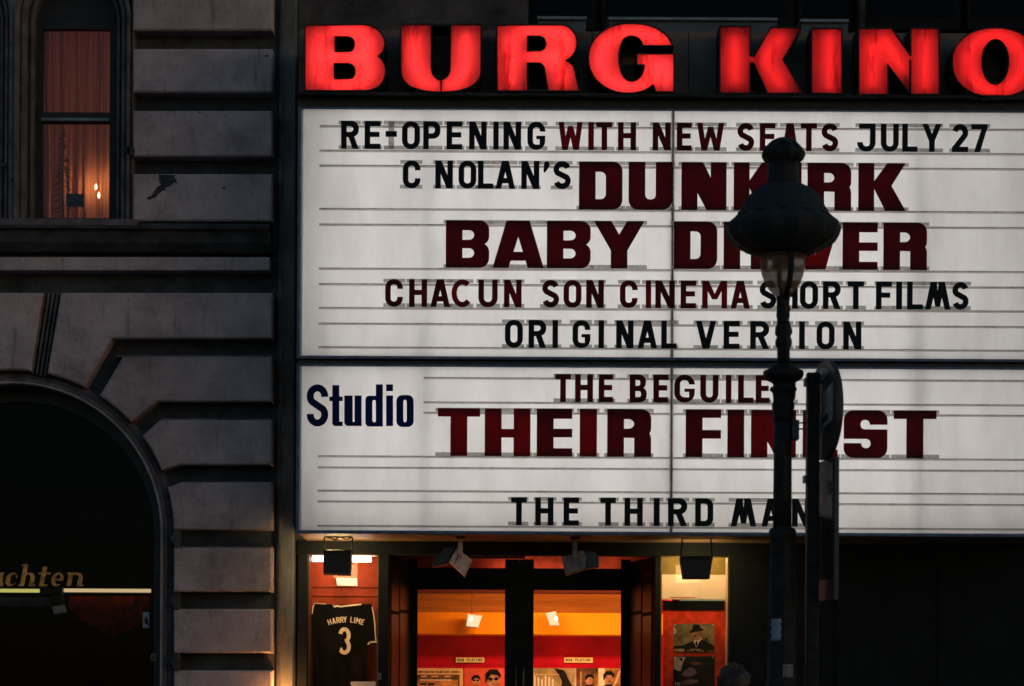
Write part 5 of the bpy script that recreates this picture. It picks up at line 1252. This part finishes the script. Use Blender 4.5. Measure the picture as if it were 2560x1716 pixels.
lathe([(117, 543), (123, 550), (132, 558), (140, 565), (142, 569), (141, 575), (137, 588), (127, 605), (106, 620), (82, 631), (62, 639)], 'brim', M['patina'], 13, .03, 104)
M['murk'] = acrylic('murky_amber_glass', (.34, .25, .15), trans=.75, rough=.1, dirt=(.4, .4, .4), scale=12, fac=.8, lo=.4, hi=.6, see=.25)
lathe([(57, 640), (57, 655), (55, 672), (51, 690), (44, 708), (34, 724), (22, 737), (17, 742)], 'glass_bowl', M['murk'])
mb = MB(); mb.tube([(LXc + 14 * k_, YP - 58 * k_, lz(636)), (LXc + 14 * k_, YP - 56 * k_, lz(680)), (LXc + 12 * k_, YP - 40 * k_, lz(715)), (LXc + 6 * k_, YP - 14 * k_, lz(748))], 7.5 * k_, 8); mb.obj('glass_frame_bar', M['lampiron'], lamp)
mb = MB(); mb.tube([(LXc - 22 * k_, YP - 50 * k_, lz(640)), (LXc - 17 * k_, YP - 40 * k_, lz(705)), (LXc - 6 * k_, YP - 14 * k_, lz(744))], 2.0 * k_, 6)
mb.tube([(LXc + 0 * k_, YP + 57 * k_, lz(640)), (LXc, YP + 45 * k_, lz(700)), (LXc, YP + 14 * k_, lz(744))], 4 * k_, 6); mb.obj('glass_frame_bar', M['lampiron'], lamp)
lathe([(16, 741), (18, 746), (16, 753), (16, 775), (17, 790), (15, 800), (15, 812)], 'upper_shaft', M['lampiron'], dx=1.5)
lathe([(14, 811), (20, 822), (21, 832), (16, 842), (20, 852), (20, 862), (15, 872), (15, 914)], 'twisted_knops', M['lampiron'], 5, .09, 40, dx=2.5)
lathe([(16, 911), (30, 916), (34, 921), (50, 929), (51, 938), (46, 948), (31, 956), (26, 960), (25, 966), (33, 970), (34, 976), (27, 982), (25, 994), (25, 1004), (28, 1010), (28, 1022), (23, 1030), (26, 1037), (26, 1048), (22, 1054)], 'collar', M['lampiron'], dx=3)
for dx_, dy_, rr_ in ((22, 775, 7), (-20, 835, 6), (22, 815, 7), (-17, 858, 5), (24, 850, 6)):   # cast ornament leaves
    mb = MB(); mb.lathe([(1 * k_, 0), (rr_ * k_, rr_ * k_), (rr_ * .8 * k_, rr_ * 1.9 * k_), (1.5 * k_, rr_ * 2.6 * k_)], 0, 0, 10)
    mb.v = [(x * .6 + LXc + dx_ * .75 * k_, y + YP, z + lz(dy_ + rr_)) for x, y, z in mb.v]; mb.obj('cast_leaf', M['lampiron'], lamp)
lathe([(22, 1052), (21.5, 1100), (22.5, 1220), (23, 1321)], 'shaft', M['lampiron'], 12, .03, 60, dx=2.5)
lathe([(23, 1318), (31, 1323), (34, 1330), (34, 1344), (31, 1350), (32, 1400), (34, 1560), (36, 1700), (40, 1706), (40, 1716), (37, 1722), (40, 1900), (46, 2100), (58, 2160), (62, 2330), (80, 2360), (84, 2488)], 'lower_shaft', M['lampiron'], 12, .02, 60, dx=3)
for x0_, x1_, y0_, y1_, m_, lab in ((1926, 1948, 1549, 1603, mat('torn_blue_sticker', (.08, .14, .20), .6, col2=(.25, .36, .42), scale=40), 'torn bluish sticker on the lamp post'), (1952, 1979, 1662, 1695, mat('grey_sticker', (.16, .15, .16), .7, var=.3, scale=60), 'square grey sticker low on the lamp post')):
    t = thing('sticker', lab, 'sticker', (X((x0_ + x1_) / 2, y1_, YP - .08), YP - .08, Z((x0_ + x1_) / 2, y1_, YP - .08)))
    mb = MB(); n = 8; vs = []; cx_ = LXc + 3 * k_; R_s = 35.5 * k_
    for j in range(9):
        for i in range(n + 1):
            xx = X(x0_ + (x1_ - x0_) * i / n + (1.6 * math.sin(j * 2.3) if lab[0] == 't' else 0), y0_, YP) - cx_; yy = YP - math.sqrt(max(1e-4, R_s * R_s - xx * xx)) - .003
            vs.append((cx_ + xx * 1.0, yy, Z(1950, y0_ + (y1_ - y0_) * j / 8, YP)))
    mb.add(vs, [(j * (n + 1) + i, j * (n + 1) + i + 1, (j + 1) * (n + 1) + i + 1, (j + 1) * (n + 1) + i) for j in range(8) for i in range(n)], True); o = mb.obj('paper', m_, t)
    o.modifiers.new('thickness', 'SOLIDIFY').thickness = .001

# ------------------------------------------------------------------ sign post beside the lamp, signs seen nearly edge-on
YG = -4.7
sg = thing('traffic_sign', 'dark post with a round and a rectangular road sign seen edge on beside the lamp', 'traffic sign', (X(2032, 1500, YG), YG, 0))
gz = lambda y: Z(2040, y, YG)
MB().box(X(2016, 1400, YG), X(2046, 1400, YG), YG - .03, YG + .05, 0, gz(933), .006).obj('post', M['lampiron'], sg)
wb(2013, 2019, 944, 963, YG - .04, YG + .03).obj('clip', M['black'], sg); wb(2011, 2018, 1188, 1206, YG - .04, YG + .03).obj('clip', M['black'], sg)
for y in (1058, 1073): MB().tube([(X(1978, y, YG), YG, gz(y)), (X(2020, y, YG), YG, gz(y))], 2 * k_, 6).obj('bracket_bar', M['black'], sg)
wb(1981, 1998, 1050, 1098, YG - .04, YG + .04).obj('clamp', M['black'], sg)
def turned(cx, cz, ang, pts, d0, d1, name, m):
    """outline in the plane of a sign that is turned by ang about the vertical"""
    ca, sa = math.cos(ang), math.sin(ang); p = pts if area(pts) > 0 else pts[::-1]
    mb = MB(); mb.prism(p, d0, d1, .001)
    mb.v = [(cx + x * ca - y * sa, YG + x * sa + y * ca, cz + z) for x, y, z in mb.v]; return mb.obj(name, m, sg)
ang = math.radians(-80); cR = 124 * k_; ccx, ccz = X(2063, 1027, YG), gz(1027)
circ = [(cR * math.cos(a), cR * math.sin(a)) for a in [2 * PI * i / 48 for i in range(48)]]
turned(ccx, ccz, ang, circ, -.012, .012, 'round_sign', M['black'])
ci = [(x * .86, y * .86) for x, y in circ]
def clipc(y0, y1, sl=0.3, xa=-.80, xb=.62, src=None):
    """band of the plate between two slanting lines"""
    out = []
    R = cR * .86
    for i in range(13):
        x = R * (xa + (xb - xa) * i / 12); lim = math.sqrt(max(0, R * R - x * x)); out.append((x, min(lim, y1 * cR + sl * x)))
    for i in range(13):
        x = R * (xb - (xb - xa) * i / 12); lim = math.sqrt(max(0, R * R - x * x)); out.append((x, max(-lim, min(out[12 - i][1] - .001, y0 * cR + sl * x))))
    return out
turned(ccx, ccz, ang, clipc(.62, .99, .25, -.50, .42), -.0150, -.0125, 'sign_plate', M['signback'])
turned(ccx, ccz, ang, clipc(-.40, .34, .25, -.78, .72), -.0150, -.0125, 'sign_plate', M['signback'])
turned(ccx, ccz, ang, [(-.02, -.28 * cR), (.1, -.22 * cR), (.1, -.1 * cR), (.0, -.14 * cR)], -.018, -.0155, 'sign_mark', M['black'])
rw = .15; rcx, rcz = X(2069, 1350, YG), gz(1326); rh = 176 * k_
turned(rcx, rcz, ang, rect(-rw, -rh, rw, rh), -.012, .012, 'rectangular_sign', M['black'])
turned(rcx, rcz, ang, [(-rw * .8, rh * .80), (rw * .75, rh * .66), (rw * .75, rh * .93), (rw * .1, rh * .97), (-rw * .8, rh * .84)], -.0150, -.0125, 'sign_plate', M['signback'])
turned(rcx, rcz, ang, [(-rw * .8, rh * .30), (rw * .75, rh * .16), (rw * .75, rh * .48), (-rw * .8, rh * .56)], -.0150, -.0125, 'sign_plate', M['signback'])
turned(rcx, rcz, ang, [(-rw * .8, -rh * .7), (rw * .75, -rh * .7), (rw * .75, rh * .12), (-rw * .8, rh * .24)], -.0150, -.0125, 'sign_plate', mat('dim_sign_plate', (.018, .02, .02), .8, spec=.1))

# ================================================================== PERSON in front of the right-hand case
def skinned(name, verts, edges, radii, root, m, par, loc, subs=2):
    me = bpy.data.meshes.new(name); me.from_pydata(verts, edges, []); me.materials.append(m)
    o = bpy.data.objects.new(name, me); COL.objects.link(o); o.parent = par; o.location = loc
    md = o.modifiers.new('skin', 'SKIN')
    for i, r in enumerate(radii):
        sv = me.skin_vertices[0].data[i]; sv.radius = r if isinstance(r, tuple) else (r, r); sv.use_root = (i == root)
    md.use_smooth_shade = True
    s_ = o.modifiers.new('smooth', 'SUBSURF'); s_.levels = subs; s_.render_levels = subs
    return o
PX, PY = X(1834, 1690, -3.0), -3.0; top = Z(1834, 1657, -3.0); q = top / 1.80
pe = thing('person', 'person with dark tousled hair and dark coat, seen from behind below the film stills', 'person', (PX, PY, 0))
V = [(0, 0, .98), (0, .0, 1.12), (0, .01, 1.30), (0, .01, 1.43), (0, 0, 1.53), (0, -.005, 1.62), (0, .0, 1.70), (0, 0, 1.745),   # 0-7 trunk, neck, head
     (.10, 0, .92), (.11, .02, .50), (.11, -.01, .09), (.115, .10, .035), (-.10, 0, .92), (-.11, .06, .50), (-.11, .02, .09), (-.115, .13, .035),   # legs
     (.19, .0, 1.42), (.25, -.02, 1.15), (.25, .06, .92), (.25, .09, .84), (-.19, .0, 1.42), (-.25, -.02, 1.15), (-.25, .06, .92), (-.25, .09, .84)]
E = [(0, 1), (1, 2), (2, 3), (3, 4), (4, 5), (5, 6), (6, 7), (0, 8), (8, 9), (9, 10), (10, 11), (0, 12), (12, 13), (13, 14), (14, 15), (3, 16), (16, 17), (17, 18), (18, 19), (3, 20), (20, 21), (21, 22), (22, 23)]
Rr = [(.16, .12), (.15, .11), (.17, .12), (.13, .10), .055, (.07, .085), (.078, .092), (.06, .07), .095, .062, .045, .045, .095, .062, .045, .045, .06, .045, .034, .04, .06, .045, .034, .04]
skinned('body', [(x * q, y * q, z * q) for x, y, z in V], E, [tuple(a * q for a in r) if isinstance(r, tuple) else r * q for r in Rr], 0, M['skin'], pe, (0, 0, 0))
cV = [(0, 0, .78), (0, 0, .98), (0, 0, 1.15), (0, .01, 1.32), (0, .01, 1.45), (.19, 0, 1.42), (.255, -.02, 1.15), (.25, .06, .95), (-.19, 0, 1.42), (-.255, -.02, 1.15), (-.25, .06, .95)]
skinned('coat', [(x * q, y * q, z * q) for x, y, z in cV], [(0, 1), (1, 2), (2, 3), (3, 4), (3, 5), (5, 6), (6, 7), (3, 8), (8, 9), (9, 10)],
        [(.21, .17), (.19, .15), (.18, .14), (.19, .135), (.085, .085), .085, .066, .055, .085, .066, .055], 1, M['coat'], pe, (0, 0, 0))
for sx in (1, -1):
    yo = .0 if sx > 0 else .04
    skinned('trouser_leg', [(sx * .10 * q, 0, .95 * q), (sx * .11 * q, (.02 + yo) * q, .5 * q), (sx * .11 * q, (-.01 + yo) * q, .08 * q)], [(0, 1), (1, 2)], [.11 * q, .078 * q, .065 * q], 0, M['coat'], pe, (0, 0, 0), 1)
    for i in range(5):  # fingers
        a = (-.016 + .009 * i) * (1 if i < 4 else -1.6)
        skinned('finger' if i < 4 else 'thumb', [(sx * .25 * q, (.09 + a) * q, .82 * q), (sx * .252 * q, (.098 + a * 1.2) * q, .785 * q), (sx * .246 * q, (.104 + a * 1.3) * q, (.755 + .004 * abs(i - 1.5)) * q)], [(0, 1), (1, 2)], [.009, .0085, .007], 0, M['skin'], pe, (0, 0, 0), 1)
    e_ = MB(); e_.lathe([(.004, 0), (.018, .012), (.02, .035), (.014, .055), (.004, .06)], 0, 0, 10); e_.v = [(sx * .083 * q + x * .4, y - .0, z + 1.60 * q) for x, y, z in e_.v]; e_.obj('ear', M['skin'], pe, local=(0, 0, 0))
    e_ = MB(); e_.lathe([(.002, -.008), (.011, 0), (.002, .008)], 0, 0, 8); e_.v = [(sx * .032 * q + x, y * .5 + .084 * q, z + 1.665 * q) for x, y, z in e_.v]; e_.obj('eye', MP['dark'], pe, local=(0, 0, 0))
mb = MB(); mb.tube([(0, .088 * q, 1.665 * q), (0, .112 * q, 1.628 * q), (0, .09 * q, 1.618 * q)], [.006, .013, .008], 6); mb.obj('nose', M['skin'], pe, local=(0, 0, 0))
mb = MB(); mb.tube([(-.022, .084 * q, 1.59 * q), (0, .092 * q, 1.588 * q), (.022, .084 * q, 1.59 * q)], .005, 6); mb.obj('mouth', MP['lilac'], pe, local=(0, 0, 0))
hr = MB(); rnd = random.Random(5)
n1, n2 = 22, 12; vs = []; fs = []
for j in range(n2 + 1):
    ph = PI * .62 * j / n2
    for i in range(n1):
        th = 2 * PI * i / n1; fr_ = math.sin(th) > .25
        w = .010 * math.sin(5 * th + j) + rnd.uniform(-.004, .006)
        ph2 = min(ph, PI * .40) if fr_ else ph
        vs.append(((.094 * q + w) * math.sin(ph2) * math.cos(th), (.108 * q + w) * math.sin(ph2) * math.sin(th) - .004, 1.685 * q + (.108 * q + w * .8) * math.cos(ph2)))
for j in range(n2):
    for i in range(n1): a = j * n1 + i; b = j * n1 + (i + 1) % n1; fs.append((a, b, b + n1, a + n1))
hr.add(vs, fs, True)
for i in range(240):
    th = rnd.uniform(0, 2 * PI); ph = rnd.uniform(0, PI * .5); r = .104 * q
    p = Vector((r * .92 * math.sin(ph) * math.cos(th), r * math.sin(ph) * math.sin(th) - .004, 1.685 * q + r * math.cos(ph)))
    d = Vector((math.cos(th) + rnd.uniform(-.6, .6), math.sin(th) + rnd.uniform(-.6, .6), rnd.uniform(-.2, .9))).normalized()
    s_ = d.cross(Vector((0, 0, 1))).normalized() * .0025; l = rnd.uniform(.012, .032)
    hr.add([p - s_, p + s_, p + d * l + Vector((0, 0, -.004))], [(0, 1, 2)])
hr.obj('hair', M['hair'], pe, local=(0, 0, 0))
